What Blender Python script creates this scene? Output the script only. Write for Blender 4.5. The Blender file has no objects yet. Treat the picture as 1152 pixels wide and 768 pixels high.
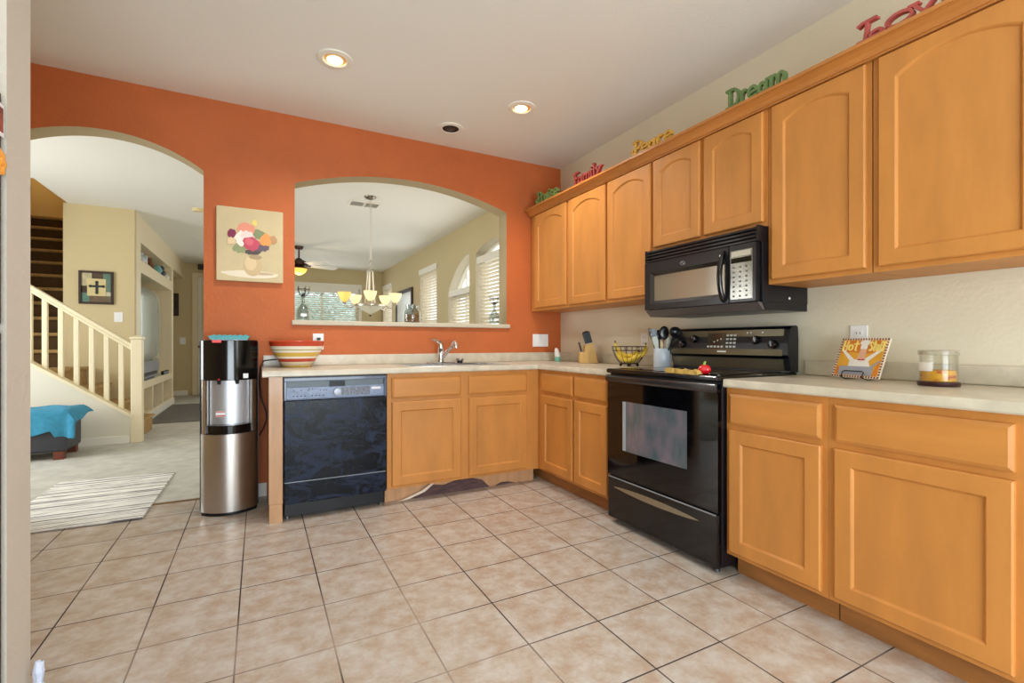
import bpy, bmesh, math, random
from mathutils import Vector, Matrix
random.seed(7)
PI = math.pi
SC = bpy.context.scene
COL = SC.collection

# ------------------------------------------------------------------ camera, world, light, exposure
cam_d = bpy.data.cameras.new('camera'); cam = bpy.data.objects.new('camera', cam_d); COL.objects.link(cam)
CAM = Vector((-2.5313, -3.8128, 1.0806)); YAW = 0.4849
cam.location = CAM; cam.rotation_euler = (PI / 2, 0, -YAW)
cam_d.sensor_width = 36; cam_d.lens = 539.33 / 1152 * 36; cam_d.shift_y = 1.5 / 1152; cam_d.clip_start = .05
SC.camera = cam
SC.view_settings.view_transform = 'Standard'; SC.view_settings.look = 'None'
SC.view_settings.gamma = 1; SC.view_settings.use_curve_mapping = False
SC.view_settings.exposure = 0.1
SC.cycles.max_bounces = 10; SC.cycles.diffuse_bounces = 6; SC.cycles.glossy_bounces = 5
SC.cycles.transparent_max_bounces = 24; SC.cycles.sample_clamp_indirect = 6
SC.cycles.caustics_reflective = False; SC.cycles.caustics_refractive = False

def lin(c):
    o = []
    for x in c[:3]:
        x /= 255.0
        o.append(x / 12.92 if x <= .04045 else ((x + .055) / 1.055) ** 2.4)
    return (*o, 1)

W = bpy.data.worlds.new('daylight'); SC.world = W; W.use_nodes = True
W.node_tree.nodes['Background'].inputs[0].default_value = (0.86, 0.93, 1.0, 1)
W.node_tree.nodes['Background'].inputs[1].default_value = 2.6

def area(name, loc, rot, sx, sy, power, col=(1, 1, 1), spread=PI, shape='RECTANGLE'):
    l = bpy.data.lights.new(name, 'AREA'); l.shape = shape; l.size = sx; l.size_y = sy
    l.energy = power; l.color = col; l.spread = spread
    o = bpy.data.objects.new(name, l); COL.objects.link(o); o.location = loc; o.rotation_euler = rot
    return o
# daylight: the glazed patio door behind the camera, the dining and family room windows, plus two added fill lamps
area('patio_door_daylight', (-2.2, -6.12, 1.1), (PI / 2, 0, 0), 2.5, 2.0, 74, (.80, .92, 1.0))
area('added_ceiling_fill', (-2.2, -6.0, .7), (math.radians(138), 0, 0), 2.5, 1.2, 80, (.80, .92, 1.0))  # added fill lamp, tilted up to brighten the kitchen ceiling
area('added_nook_fill', (-.06, -5.0, 1.5), (PI / 2, 0, PI / 2), 1.3, 1.3, 20, (.80, .92, 1.0))  # added fill at an unseen window, for more light on the ceiling
area('dining_window_daylight', (-.10, 1.75, 1.45), (PI / 2, 0, PI / 2), 2.2, 1.7, 15, (1, .97, .92))
area('small_window_daylight', (-.10, 4.05, 1.45), (PI / 2, 0, PI / 2), .9, 1.7, 9, (.9, .96, 1))
area('back_window_daylight', (-1.7, 7.36, 1.45), (PI / 2, 0, PI), 2.2, 1.6, 16, (.88, .95, 1.0))
area('family_window_daylight', (-6.1, 1.4, 1.35), (PI / 2, 0, -PI / 2), 1.7, 1.6, 68, (.92, .96, .98))

# ------------------------------------------------------------------ helpers
ORG = {}
class M:
    def __init__(s): s.v = []; s.f = []; s.m = []; s.k = 0
    def add(s, vs, fs):
        b = len(s.v); s.v += [Vector(p) for p in vs]
        for f in fs: s.f.append([b + i for i in f]); s.m.append(s.k)
        return s
    def box(s, x0, x1, y0, y1, z0, z1):
        x0, x1 = sorted((x0, x1)); y0, y1 = sorted((y0, y1)); z0, z1 = sorted((z0, z1))
        return s.add([(x, y, z) for x in (x0, x1) for y in (y0, y1) for z in (z0, z1)],
                     [(0, 1, 3, 2), (4, 6, 7, 5), (0, 4, 5, 1), (2, 3, 7, 6), (0, 2, 6, 4), (1, 5, 7, 3)])
    def prism(s, poly, ax, a0, a1):
        def p(u, v, w):
            return (w, u, v) if ax == 'x' else ((u, w, v) if ax == 'y' else (u, v, w))
        n = len(poly)
        vs = [p(u, v, a0) for u, v in poly] + [p(u, v, a1) for u, v in poly]
        return s.add(vs, [list(range(n)), list(range(n, 2 * n))[::-1]] + [(i, (i + 1) % n, n + (i + 1) % n, n + i) for i in range(n)])
    def flat(s, poly, ax, a):
        def p(u, v):
            return (a, u, v) if ax == 'x' else ((u, a, v) if ax == 'y' else (u, v, a))
        return s.add([p(u, v) for u, v in poly], [list(range(len(poly)))])
    def tube(s, pts, r, n=8, caps=True, closed=False):
        pts = [Vector(p) for p in pts]; N = len(pts)
        rs = r if isinstance(r, (list, tuple)) else [r] * N
        vs = []; up = None
        for i, p in enumerate(pts):
            if closed: t = pts[(i + 1) % N] - pts[i - 1]
            else: t = pts[min(i + 1, N - 1)] - pts[max(i - 1, 0)]
            t.normalize()
            if up is None: up = Vector((0, 0, 1)) if abs(t.z) < .9 else Vector((1, 0, 0))
            a = t.cross(up)
            if a.length < 1e-5: a = t.cross(Vector((0, 1, 0)))
            a.normalize(); b = a.cross(t).normalized(); up = b
            for k in range(n):
                q = 2 * PI * k / n
                vs.append(p + (a * math.cos(q) + b * math.sin(q)) * rs[i])
        fs = []
        for i in range(N if closed else N - 1):
            j = (i + 1) % N
            for k in range(n): fs.append((i * n + k, i * n + (k + 1) % n, j * n + (k + 1) % n, j * n + k))
        if caps and not closed: fs += [list(range(n))[::-1], list(range((N - 1) * n, N * n))]
        return s.add(vs, fs)
    def lathe(s, c, prof, n=28, mat=None):
        vs = []; fs = []; R = []
        for r, z in prof:
            if r < 1e-6: R.append([len(vs)]); vs.append(Vector((0, 0, z)))
            else:
                R.append(list(range(len(vs), len(vs) + n)))
                vs += [Vector((r * math.cos(2 * PI * k / n), r * math.sin(2 * PI * k / n), z)) for k in range(n)]
        for A, B in zip(R, R[1:]):
            if len(A) == 1 and len(B) == 1: continue
            for k in range(n):
                k2 = (k + 1) % n
                if len(A) == 1: fs.append((A[0], B[k], B[k2]))
                elif len(B) == 1: fs.append((A[k], A[k2], B[0]))
                else: fs.append((A[k], A[k2], B[k2], B[k]))
        if mat is not None: vs = [mat @ p for p in vs]
        c = Vector(c)
        return s.add([p + c for p in vs], fs)
    def ball(s, c, rx, ry=None, rz=None, nu=16, nv=10, mat=None):
        ry = ry or rx; rz = rz or rx
        b = len(s.v); s.lathe((0, 0, 0), [(math.sin(PI * i / nv), -math.cos(PI * i / nv)) for i in range(nv + 1)], nu)
        for i in range(b, len(s.v)):
            p = Vector((s.v[i].x * rx, s.v[i].y * ry, s.v[i].z * rz))
            if mat is not None: p = mat @ p
            s.v[i] = p + Vector(c)
        return s
    def xf(s, mat, b=0):
        for i in range(b, len(s.v)): s.v[i] = mat @ s.v[i]
        return s
    def out(s, name, mats, parent=None, smooth=None, bevel=0, seg=2, local=False, normals=True, label=None, cat=None, group=None, kind=None):
        if not isinstance(mats, (list, tuple)): mats = [mats]
        if parent is not None:
            o0 = Vector((0, 0, 0)) if local else ORG[parent.name]
        else:
            lo = [min(p[i] for p in s.v) for i in range(3)]; hi = [max(p[i] for p in s.v) for i in range(3)]
            o0 = Vector(((lo[0] + hi[0]) / 2, (lo[1] + hi[1]) / 2, lo[2]))
        me = bpy.data.meshes.new(name); me.from_pydata([tuple(p - o0) for p in s.v], [], s.f)
        for m in mats: me.materials.append(m)
        for p, k in zip(me.polygons, s.m): p.material_index = k
        if normals:
            bm = bmesh.new(); bm.from_mesh(me); bmesh.ops.recalc_face_normals(bm, faces=bm.faces); bm.to_mesh(me); bm.free()
        if smooth is not None:
            for p in me.polygons: p.use_smooth = True
            me.set_sharp_from_angle(angle=math.radians(smooth))
        o = bpy.data.objects.new(name, me); COL.objects.link(o)
        if parent is not None: o.parent = parent; ORG[o.name] = o0
        else: o.location = o0; ORG[o.name] = o0
        if bevel:
            b = o.modifiers.new('edge', 'BEVEL'); b.width = bevel; b.segments = seg; b.limit_method = 'ANGLE'; b.angle_limit = math.radians(40)
            b.harden_normals = False
        if label: o['label'] = label
        if cat: o['category'] = cat
        if group: o['group'] = group
        if kind: o['kind'] = kind
        return o
def thing(name, label, cat, loc, rot=0, group=None):
    o = bpy.data.objects.new(name, None); COL.objects.link(o); o.location = loc; o.rotation_euler = (0, 0, rot)
    o.empty_display_size = .05
    ORG[o.name] = Vector(loc); o['label'] = label; o['category'] = cat
    if group: o['group'] = group
    return o
def struct(name, m, mats, **k): return m.out(name, mats, kind='structure', **k)

# ------------------------------------------------------------------ materials
def mk(name, rgb, rough=.5, metal=0, noise=None, bump=None, coat=0, spec=.5, emit=None, es=0, trans=0, ior=1.45, stretch=(1, 1, 1), coords='Object', rgb2=None, alpha=1):
    m = bpy.data.materials.new(name); m.use_nodes = True; nt = m.node_tree; b = nt.nodes['Principled BSDF']
    b.inputs['Base Color'].default_value = lin(rgb); b.inputs['Roughness'].default_value = rough
    b.inputs['Metallic'].default_value = metal; b.inputs['IOR'].default_value = ior
    b.inputs['Specular IOR Level'].default_value = spec; b.inputs['Coat Weight'].default_value = coat
    b.inputs['Coat Roughness'].default_value = .06; b.inputs['Transmission Weight'].default_value = trans
    b.inputs['Alpha'].default_value = alpha
    if emit: b.inputs['Emission Color'].default_value = lin(emit); b.inputs['Emission Strength'].default_value = es
    if noise or bump:
        tc = nt.nodes.new('ShaderNodeTexCoord'); mp = nt.nodes.new('ShaderNodeMapping'); mp.inputs['Scale'].default_value = stretch
        nt.links.new(tc.outputs[coords], mp.inputs['Vector'])
    if noise:
        n = nt.nodes.new('ShaderNodeTexNoise'); n.inputs['Scale'].default_value = noise[0]; n.inputs['Detail'].default_value = 5
        n.inputs['Roughness'].default_value = .6
        nt.links.new(mp.outputs[0], n.inputs['Vector'])
        r = nt.nodes.new('ShaderNodeMapRange'); r.inputs[1].default_value = .3; r.inputs[2].default_value = .7
        nt.links.new(n.outputs['Fac'], r.inputs[0])
        x = nt.nodes.new('ShaderNodeMix'); x.data_type = 'RGBA'
        x.inputs['A'].default_value = lin(rgb); x.inputs['B'].default_value = lin(rgb2 or tuple(c * (1 - noise[1]) for c in rgb))
        nt.links.new(r.outputs[0], x.inputs['Factor']); nt.links.new(x.outputs['Result'], b.inputs['Base Color'])
    if bump:
        n2 = nt.nodes.new('ShaderNodeTexNoise'); n2.inputs['Scale'].default_value = bump[0]; n2.inputs['Detail'].default_value = 3
        nt.links.new(mp.outputs[0], n2.inputs['Vector'])
        bp = nt.nodes.new('ShaderNodeBump'); bp.inputs['Strength'].default_value = bump[1]; bp.inputs['Distance'].default_value = bump[2] if len(bump) > 2 else .01
        nt.links.new(n2.outputs['Fac'], bp.inputs['Height']); nt.links.new(bp.outputs[0], b.inputs['Normal'])
    return m

def tile_mat():
    m = bpy.data.materials.new('ceramic_floor_tile'); m.use_nodes = True; nt = m.node_tree; N = nt.nodes; L = nt.links; b = N['Principled BSDF']
    g = N.new('ShaderNodeNewGeometry'); mp = N.new('ShaderNodeMapping'); mp.vector_type = 'TEXTURE'
    mp.inputs['Location'].default_value = (-1.6761 - .3094 * 40, -1.3919 - .3094 * 40, 0); mp.inputs['Scale'].default_value = (.3094, .3094, 1)
    L.new(g.outputs['Position'], mp.inputs['Vector'])
    br = N.new('ShaderNodeTexBrick'); br.offset = 0; br.squash = 1
    for k, v in (('Scale', 1), ('Mortar Size', .0105), ('Mortar Smooth', .3), ('Bias', 0), ('Brick Width', 1), ('Row Height', 1)): br.inputs[k].default_value = v
    br.inputs['Color1'].default_value = lin((192, 182, 170)); br.inputs['Color2'].default_value = lin((185, 173, 160)); br.inputs['Mortar'].default_value = lin((84, 76, 72))
    L.new(mp.outputs[0], br.inputs['Vector'])
    n = N.new('ShaderNodeTexNoise'); n.inputs['Scale'].default_value = 11; n.inputs['Detail'].default_value = 8; n.inputs['Roughness'].default_value = .7
    L.new(g.outputs['Position'], n.inputs['Vector'])
    cr = N.new('ShaderNodeValToRGB'); cr.color_ramp.elements[0].position = .38; cr.color_ramp.elements[1].position = .62
    cr.color_ramp.elements[0].color = lin((206, 203, 200)); cr.color_ramp.elements[1].color = lin((172, 142, 118))
    L.new(n.outputs['Fac'], cr.inputs[0])
    mx = N.new('ShaderNodeMix'); mx.data_type = 'RGBA'; mx.inputs['Factor'].default_value = .62
    L.new(br.outputs['Color'], mx.inputs['A']); L.new(cr.outputs[0], mx.inputs['B'])
    # grout: dark with paler stretches
    n3 = N.new('ShaderNodeTexNoise'); n3.inputs['Scale'].default_value = 1.3; n3.inputs['Detail'].default_value = 1; L.new(g.outputs['Position'], n3.inputs['Vector'])
    c3 = N.new('ShaderNodeValToRGB'); c3.color_ramp.elements[0].position = .5; c3.color_ramp.elements[1].position = .68
    c3.color_ramp.elements[0].color = lin((58, 50, 48)); c3.color_ramp.elements[1].color = lin((168, 150, 136)); L.new(n3.outputs['Fac'], c3.inputs[0])
    m2 = N.new('ShaderNodeMix'); m2.data_type = 'RGBA'; L.new(br.outputs['Fac'], m2.inputs['Factor']); L.new(mx.outputs['Result'], m2.inputs['A']); L.new(c3.outputs[0], m2.inputs['B'])
    L.new(m2.outputs['Result'], b.inputs['Base Color'])
    rr = N.new('ShaderNodeMapRange'); rr.inputs[3].default_value = .27; rr.inputs[4].default_value = .42; L.new(n.outputs['Fac'], rr.inputs[0])
    m3 = N.new('ShaderNodeMix'); m3.data_type = 'FLOAT'; L.new(br.outputs['Fac'], m3.inputs['Factor']); L.new(rr.outputs[0], m3.inputs['A']); m3.inputs['B'].default_value = .9
    L.new(m3.outputs['Result'], b.inputs['Roughness'])
    iv = N.new('ShaderNodeMath'); iv.operation = 'SUBTRACT'; iv.inputs[0].default_value = 1; L.new(br.outputs['Fac'], iv.inputs[1])
    ad = N.new('ShaderNodeMath'); ad.operation = 'MULTIPLY_ADD'; L.new(n.outputs['Fac'], ad.inputs[0]); ad.inputs[1].default_value = .15; L.new(iv.outputs[0], ad.inputs[2])
    bp = N.new('ShaderNodeBump'); bp.inputs['Strength'].default_value = .35; bp.inputs['Distance'].default_value = .003
    L.new(ad.outputs[0], bp.inputs['Height']); L.new(bp.outputs[0], b.inputs['Normal'])
    return m

def stripes(name, axis, stops, rough=.3, base_noise=False, coat=0):
    """bands of colour along one object axis: stops = [(position, rgb), ...] in metres"""
    m = bpy.data.materials.new(name); m.use_nodes = True; nt = m.node_tree; N = nt.nodes; L = nt.links; b = N['Principled BSDF']
    tc = N.new('ShaderNodeTexCoord'); sx = N.new('ShaderNodeSeparateXYZ'); L.new(tc.outputs['Object'], sx.inputs[0])
    lo, hi = stops[0][0], stops[-1][0] + .001
    mr = N.new('ShaderNodeMapRange'); mr.inputs[1].default_value = lo; mr.inputs[2].default_value = hi; L.new(sx.outputs[axis], mr.inputs[0])
    cr = N.new('ShaderNodeValToRGB'); cr.color_ramp.interpolation = 'CONSTANT'; e = cr.color_ramp.elements
    while len(e) < len(stops): e.new(.5)
    for el, (p, c) in zip(e, stops): el.position = (p - lo) / (hi - lo); el.color = lin(c)
    L.new(mr.outputs[0], cr.inputs[0]); L.new(cr.outputs[0], b.inputs['Base Color']); b.inputs['Roughness'].default_value = rough; b.inputs['Coat Weight'].default_value = coat
    return m

def pane_mat():
    m = bpy.data.materials.new('window_glass'); m.use_nodes = True; nt = m.node_tree; N = nt.nodes
    o = N['Material Output']; N.remove(N['Principled BSDF'])
    t = N.new('ShaderNodeBsdfTransparent'); g = N.new('ShaderNodeBsdfGlossy'); g.inputs['Roughness'].default_value = .02
    x = N.new('ShaderNodeMixShader'); x.inputs[0].default_value = .06
    nt.links.new(t.outputs[0], x.inputs[1]); nt.links.new(g.outputs[0], x.inputs[2]); nt.links.new(x.outputs[0], o.inputs[0])
    return m
def thin_glass(name, rgb, rough=.03, mixf=.12):
    m = bpy.data.materials.new(name); m.use_nodes = True; nt = m.node_tree; N = nt.nodes
    o = N['Material Output']; N.remove(N['Principled BSDF'])
    t = N.new('ShaderNodeBsdfTransparent'); t.inputs[0].default_value = lin(rgb); g = N.new('ShaderNodeBsdfGlossy'); g.inputs['Roughness'].default_value = rough
    lw = N.new('ShaderNodeLayerWeight'); lw.inputs[0].default_value = .35
    ma = N.new('ShaderNodeMath'); ma.operation = 'MULTIPLY_ADD'; ma.inputs[1].default_value = .32; ma.inputs[2].default_value = mixf; nt.links.new(lw.outputs['Facing'], ma.inputs[0])
    x = N.new('ShaderNodeMixShader'); nt.links.new(ma.outputs[0], x.inputs[0])
    nt.links.new(t.outputs[0], x.inputs[1]); nt.links.new(g.outputs[0], x.inputs[2]); nt.links.new(x.outputs[0], o.inputs[0])
    return m

ORANGE = mk('orange_textured_paint', (196, 104, 52), .62, noise=(2.5, .07), bump=(55, .55, .006))
BEIGE = mk('beige_wall_paint', (203, 187, 147), .75, bump=(60, .3, .004))
CREAM = mk('cream_wall_paint', (222, 214, 194), .7, bump=(60, .35, .004))
SOFFIT = mk('taupe_arch_paint', (178, 160, 124), .8, bump=(70, .35, .004))
CEIL = mk('white_ceiling_paint', (234, 233, 228), .85, bump=(70, .35, .004))
WHITE = mk('white_trim_paint', (236, 232, 222), .45)
CREAMTRIM = mk('cream_trim_paint', (232, 220, 190), .45)
STUB = mk('taupe_textured_paint', (198, 190, 178), .75, bump=(70, .5, .005))
TILE = tile_mat()
CARPET = mk('beige_carpet', (214, 212, 204), .95, noise=(7, .12), bump=(240, .8, .01))
STAIRD = mk('shaded_stair_riser', (96, 70, 42), .9, noise=(20, .15))  # dark tone puts the shade under the nosings into the riser colour
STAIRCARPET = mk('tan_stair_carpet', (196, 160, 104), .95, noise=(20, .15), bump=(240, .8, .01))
WOOD = mk('honey_maple', (205, 138, 68), .48, noise=(2.2, .10), stretch=(4, 4, 1.0), coat=0)
WOODH = mk('honey_maple_across', (206, 139, 69), .42, noise=(2.2, .10), stretch=(1, 1, 4), coat=0)
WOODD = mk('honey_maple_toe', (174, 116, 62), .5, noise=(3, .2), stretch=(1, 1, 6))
ENDWOOD = mk('maple_end_panel', (205, 158, 116), .4, noise=(3, .1), stretch=(7, 7, .8), coat=.2)
COUNTER = mk('stone_laminate', (214, 206, 188), .32, noise=(11, .13), coat=.1, rgb2=(190, 183, 166))
BLACK = mk('black_gloss_enamel', (7, 7, 9), .14, spec=.5, coat=.2)
BLACKM = mk('black_satin', (14, 14, 17), .4, spec=.35)
BLACKG = mk('black_mirror_glass', (5, 5, 6), .06, ior=1.5)
NAVYB = mk('black_appliance_side', (10, 13, 22), .3)
CHROME = mk('polished_chrome', (225, 225, 228), .12, 1)
STEEL = mk('brushed_stainless', (190, 184, 178), .3, 1, bump=(30, .04, .002), stretch=(1, 1, 30))
STEELD = mk('grey_metal', (120, 120, 124), .4, 1)
SILVERP = mk('silver_plastic', (150, 154, 162), .35, .3)
WHITEP = mk('white_plastic', (235, 236, 238), .35)
DARKP = mk('dark_plastic', (35, 35, 38), .45)
GLASS = pane_mat()
JAR = thin_glass('clear_glass', (250, 250, 247), .1, .02)
DARKWOOD = mk('dark_brown_wood', (58, 38, 28), .45, noise=(6, .3), stretch=(1, 1, 6))
BLIND = mk('white_blind_slat', (240, 236, 226), .5)
SLAT = bpy.data.materials.new('translucent_blind_slat'); SLAT.use_nodes = True
_n = SLAT.node_tree; _d = _n.nodes['Principled BSDF']; _d.inputs['Base Color'].default_value = lin((240, 236, 226)); _d.inputs['Roughness'].default_value = .5
_t = _n.nodes.new('ShaderNodeBsdfTranslucent'); _t.inputs[0].default_value = lin((246, 238, 220)); _x = _n.nodes.new('ShaderNodeMixShader'); _x.inputs[0].default_value = .5
_n.links.new(_d.outputs[0], _x.inputs[1]); _n.links.new(_t.outputs[0], _x.inputs[2]); _n.links.new(_x.outputs[0], _n.nodes['Material Output'].inputs[0])
FRIDGE = mk('black_textured_door', (44, 38, 36), .42, bump=(160, .7, .006), noise=(30, .35))

# ------------------------------------------------------------------ room shell
H = 2.727
def arch(c, hw, spring, peak):
    rise = peak - spring; R = (hw * hw + rise * rise) / (2 * rise)
    return lambda t: peak - R + math.sqrt(max(R * R - (t - c) ** 2, 0))
def wall_mesh(along, t0, t1, n0, n1, h, holes, z0=0, front=None, seg=24):
    """solid wall running along x or y; holes = (ta, tb, zbottom, top) with top a number or a curve"""
    m = M(); br = {t0, t1}
    for a, b, zb, zt in holes:
        br |= {a, b}
        if callable(zt): br |= {a + (b - a) * i / seg for i in range(seg + 1)}
    br = sorted(br)
    def hexa(ta, tb, za0, zb0, za1, zb1):
        P = []
        for t, lo, hi in ((ta, za0, za1), (tb, zb0, zb1)):
            for n in (n0, n1):
                for z in (lo, hi): P.append((t, n, z) if along == 'x' else (n, t, z))
        b = len(m.v); m.v += [Vector(p) for p in P]
        for f, kind in (((0, 1, 5, 4), 'n0'), ((2, 6, 7, 3), 'n1'), ((0, 2, 3, 1), 'e'), ((4, 5, 7, 6), 'e'), ((0, 4, 6, 2), 'b'), ((1, 3, 7, 5), 't')):
            m.f.append([b + i for i in f]); m.m.append(0 if kind == (front or 'n0') else 1)
    for a, b in zip(br, br[1:]):
        if b - a < 1e-6: continue
        mid = (a + b) / 2; hole = [q for q in holes if q[0] < mid < q[1]]
        if not hole: hexa(a, b, z0, z0, h, h); continue
        _, _, zb, zt = hole[0]
        if zb > z0: hexa(a, b, z0, z0, zb, zb)
        za, zc = (zt(a), zt(b)) if callable(zt) else (zt, zt)
        if h - max(za, zc) > 1e-4: hexa(a, b, za, zc, h, h)
    return m
XL, YB = -4.1, -6.3
DOORARCH = arch(-3.385, .522, 2.235, 2.405); PASSARCH = arch(-1.4415, .8635, 2.24, 2.393)
struct('floor', M().box(XL, 0, YB, .13, -.12, 0), TILE)
struct('floor_carpet', M().box(-6.4, 0, .13, 8.2, -.12, .004), CARPET)
struct('ceiling', M().box(XL - .2, .2, YB - .2, .0, H, H + .15), CEIL)
struct('ceiling_great_room', M().box(-4.53, .2, .15, 8.3, H, H + .15).box(-6.6, -4.53, .15, 2.66, H, H + .15), CEIL)
struct('wall_back', wall_mesh('x', XL, 0, 0, .15, H, [(-3.907, -2.863, 0, DOORARCH), (-2.305, -.578, 1.21, PASSARCH)], seg=40), [ORANGE, SOFFIT], normals=False)
struct('wall_right', wall_mesh('y', YB, 0.15, 0, .2, H, [(-5.65, -4.35, .9, 2.1)]), [CREAM, CREAM], normals=False)
struct('wall_left', M().box(XL - .15, XL, YB, 0, 0, H), BEIGE)
struct('wall_behind', wall_mesh('x', XL, 0, YB - .15, YB, H, [(-3.5, -.9, 0, 2.12)]), [BEIGE, BEIGE], normals=False)
struct('wall_stub', M().box(XL, -3.09, -2.165, -2.024, 0, H), STUB)
TALL = arch(1.49, .54, 2.25, 2.36)
QU = lambda y: 1.85 + .45 * math.sin(min(1, max(0, (3.06 - y) / .82)) * PI / 2) ** .85
struct('wall_dining', wall_mesh('y', .15, 8.3, 0, .2, H, [(.95, 2.03, .6, TALL), (2.24, 3.06, .6, QU), (3.6, 4.5, .6, 2.32), (6.55, 7.38, .6, 2.33)]), [BEIGE, CREAM], normals=False)
struct('wall_far', wall_mesh('x', -3.3, 0, 7.5, 7.7, H, [(-2.9, -.53, .6, 2.25)]).box(-3.3, -3.15, 7.7, 8.05, 0, H), [BEIGE, CREAM], normals=False)
struct('wall_hall', M().box(-4.57, -3.15, 8.05, 8.25, 0, H), BEIGE)
struct('wall_family', wall_mesh('y', .0, 2.66, -6.6, -6.4, H, [(.5, 2.3, .5, 2.15)]).box(-6.4, XL, 0, .15, 0, H), [BEIGE, BEIGE], normals=False)
# stair shaft and the wall around it
TREAD = 3.0
struct('wall_stair_right', M().box(-4.57, -4.5, 3.72, 8.25, 0, 5.2), BEIGE)
struct('wall_stair_left', M().box(-5.75, -5.6, 2.66, 8.25, 0, 5.2), BEIGE)
struct('wall_stair_end', M().box(-5.6, -4.57, 8.05, 8.25, 0, 5.2), BEIGE)
struct('wall_stair_front', M().box(-5.6, -4.53, 2.5, 2.66, H + .15, 5.2), BEIGE)
struct('wall_stair_upper', M().box(-4.53, -4.4, 2.66, 3.72, H + .15, 5.2), BEIGE)
struct('ceiling_stairwell', M().box(-5.75, -4.4, 2.5, 8.25, 5.2, 5.3), CEIL)
struct('wall_cross', M().box(-4.57, -3.9, 3.62, 3.72, 0, H), BEIGE)
# entertainment niche wall (faces the family room), its header and lower cubbies
EN = M()
x0, x1 = -4.5, -3.9
EN.box(x0, x1, 3.72, 3.98, 0, H).box(x0, x1, 6.45, 6.65, 0, H)
EN.box(x0, x1, 3.98, 6.45, 2.39, H).box(x0, x1, 3.98, 6.45, 2.0, 2.16).box(x0, x1, 3.98, 6.45, .46, .56).box(x0, x1, 3.98, 6.45, 0, .12)
for y in (4.72, 5.55): EN.box(x0, x1, y, y + .1, .12, .46)
EN.box(-4.05, -3.9, 6.65, 8.05, 2.4, H)
struct('wall_niche', EN, CREAMTRIM)
struct('wall_understair', M().prism([(-3.74, 0), (-5.6, 0), (-5.6, .9), (-4.56, .86), (-3.74, .26)], 'y', 2.66, 2.758), mk('white_wall_paint', (222, 216, 200), .7))
struct('trim_stair_cap', M().prism([(-3.735, .262), (-3.735, .302), (-4.57, .905), (-4.57, .865)], 'y', 2.635, 2.765), CREAMTRIM, bevel=.006)
struct('trim_threshold', M().box(-3.9, -2.87, .118, .142, 0, .007), mk('brown_threshold', (128, 100, 66), .6))
# base boards
struct('baseboard_back', M().box(-2.86, -2.485, -.013, 0, 0, .095), WHITE, bevel=.004)
struct('baseboard_stair', M().box(-5.6, -3.76, 2.645, 2.66, .004, .09), WHITE, bevel=.004)
struct('baseboard_hall', M().box(-4.5, -3.84, 8.035, 8.05, .004, .1), WHITE, bevel=.004)
struct('baseboard_niche', M().box(-3.9, -3.885, 3.72, 6.65, .004, .1), WHITE, bevel=.004)
# pass-through sill
struct('trim_sill', M().box(-2.325, -.55, -.022, .175, 1.21, 1.245), mk('grey_sill_paint', (196, 188, 168), .6), bevel=.006)

# ------------------------------------------------------------------ windows of the great room
def rect_window(n, ax, c, a, b, z0, z1, mull=None):
    """frame + panes; ax 'x' = in a wall of constant x, 'y' = in a wall of constant y"""
    m = M(); g = M(); fw = .05
    def bx(q, p0, p1, d0, d1, za, zb):
        if ax == 'x': q.box(c + d0, c + d1, p0, p1, za, zb)
        else: q.box(p0, p1, c + d0, c + d1, za, zb)
    bx(m, a, a + fw, -.03, .03, z0, z1); bx(m, b - fw, b, -.03, .03, z0, z1)
    bx(m, a + fw, b - fw, -.03, .03, z0, z0 + fw); bx(m, a + fw, b - fw, -.03, .03, z1 - fw, z1)
    zm = (z0 + z1) / 2; bx(m, a + fw, b - fw, -.025, .025, zm - .02, zm + .02)
    for t in (mull or []): bx(m, t - .02, t + .02, -.025, .025, z0 + fw, zm - .02); bx(m, t - .02, t + .02, -.025, .025, zm + .02, z1 - fw)
    o = struct(f'window_{n}', m, WHITE)
    bx(g, a + .03, b - .03, -.003, .003, z0 + .03, z1 - .03)
    p = g.out('pane', GLASS, o); return o
rect_window(1, 'x', .14, .95, 2.03, .6, 2.2, [1.49])
rect_window(2, 'x', .14, 2.24, 3.06, .6, 1.8, [2.65])
rect_window(3, 'x', .14, 3.6, 4.5, .6, 2.32)
rect_window(4, 'x', .14, 6.55, 7.38, .6, 2.33)
rect_window(5, 'y', 7.62, -2.9, -.53, .6, 2.25, [-2.1, -1.3])
rect_window(6, 'x', -6.5, .5, 2.3, .5, 2.15)
rect_window(7, 'y', YB - .08, -3.5, -.9, 0, 2.12, [-2.2])
rect_window(8, 'x', .12, -5.65, -4.35, .9, 2.1)
def arched_light(n, a, b, zb, top):
    pts = [a + (b - a) * i / 20 for i in range(21)]
    g = M(); g.prism([(y, top(y)) for y in pts] + [(b, zb), (a, zb)], 'x', .138, .142)
    f = M()
    f.box(.11, .17, a, b, zb - .03, zb + .02)
    f.tube([(.14, y, max(top(y) - .015, zb)) for y in pts], .022, 6)
    f.box(.12, .16, (a + b) / 2 - .012, (a + b) / 2 + .012, zb, top((a + b) / 2) - .02)
    o = struct(f'window_{n}', f, WHITE); g.out('pane', GLASS, o)
arched_light(9, .95, 2.03, 2.22, TALL)
arched_light(10, 2.24, 3.06, 1.82, QU)
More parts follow.
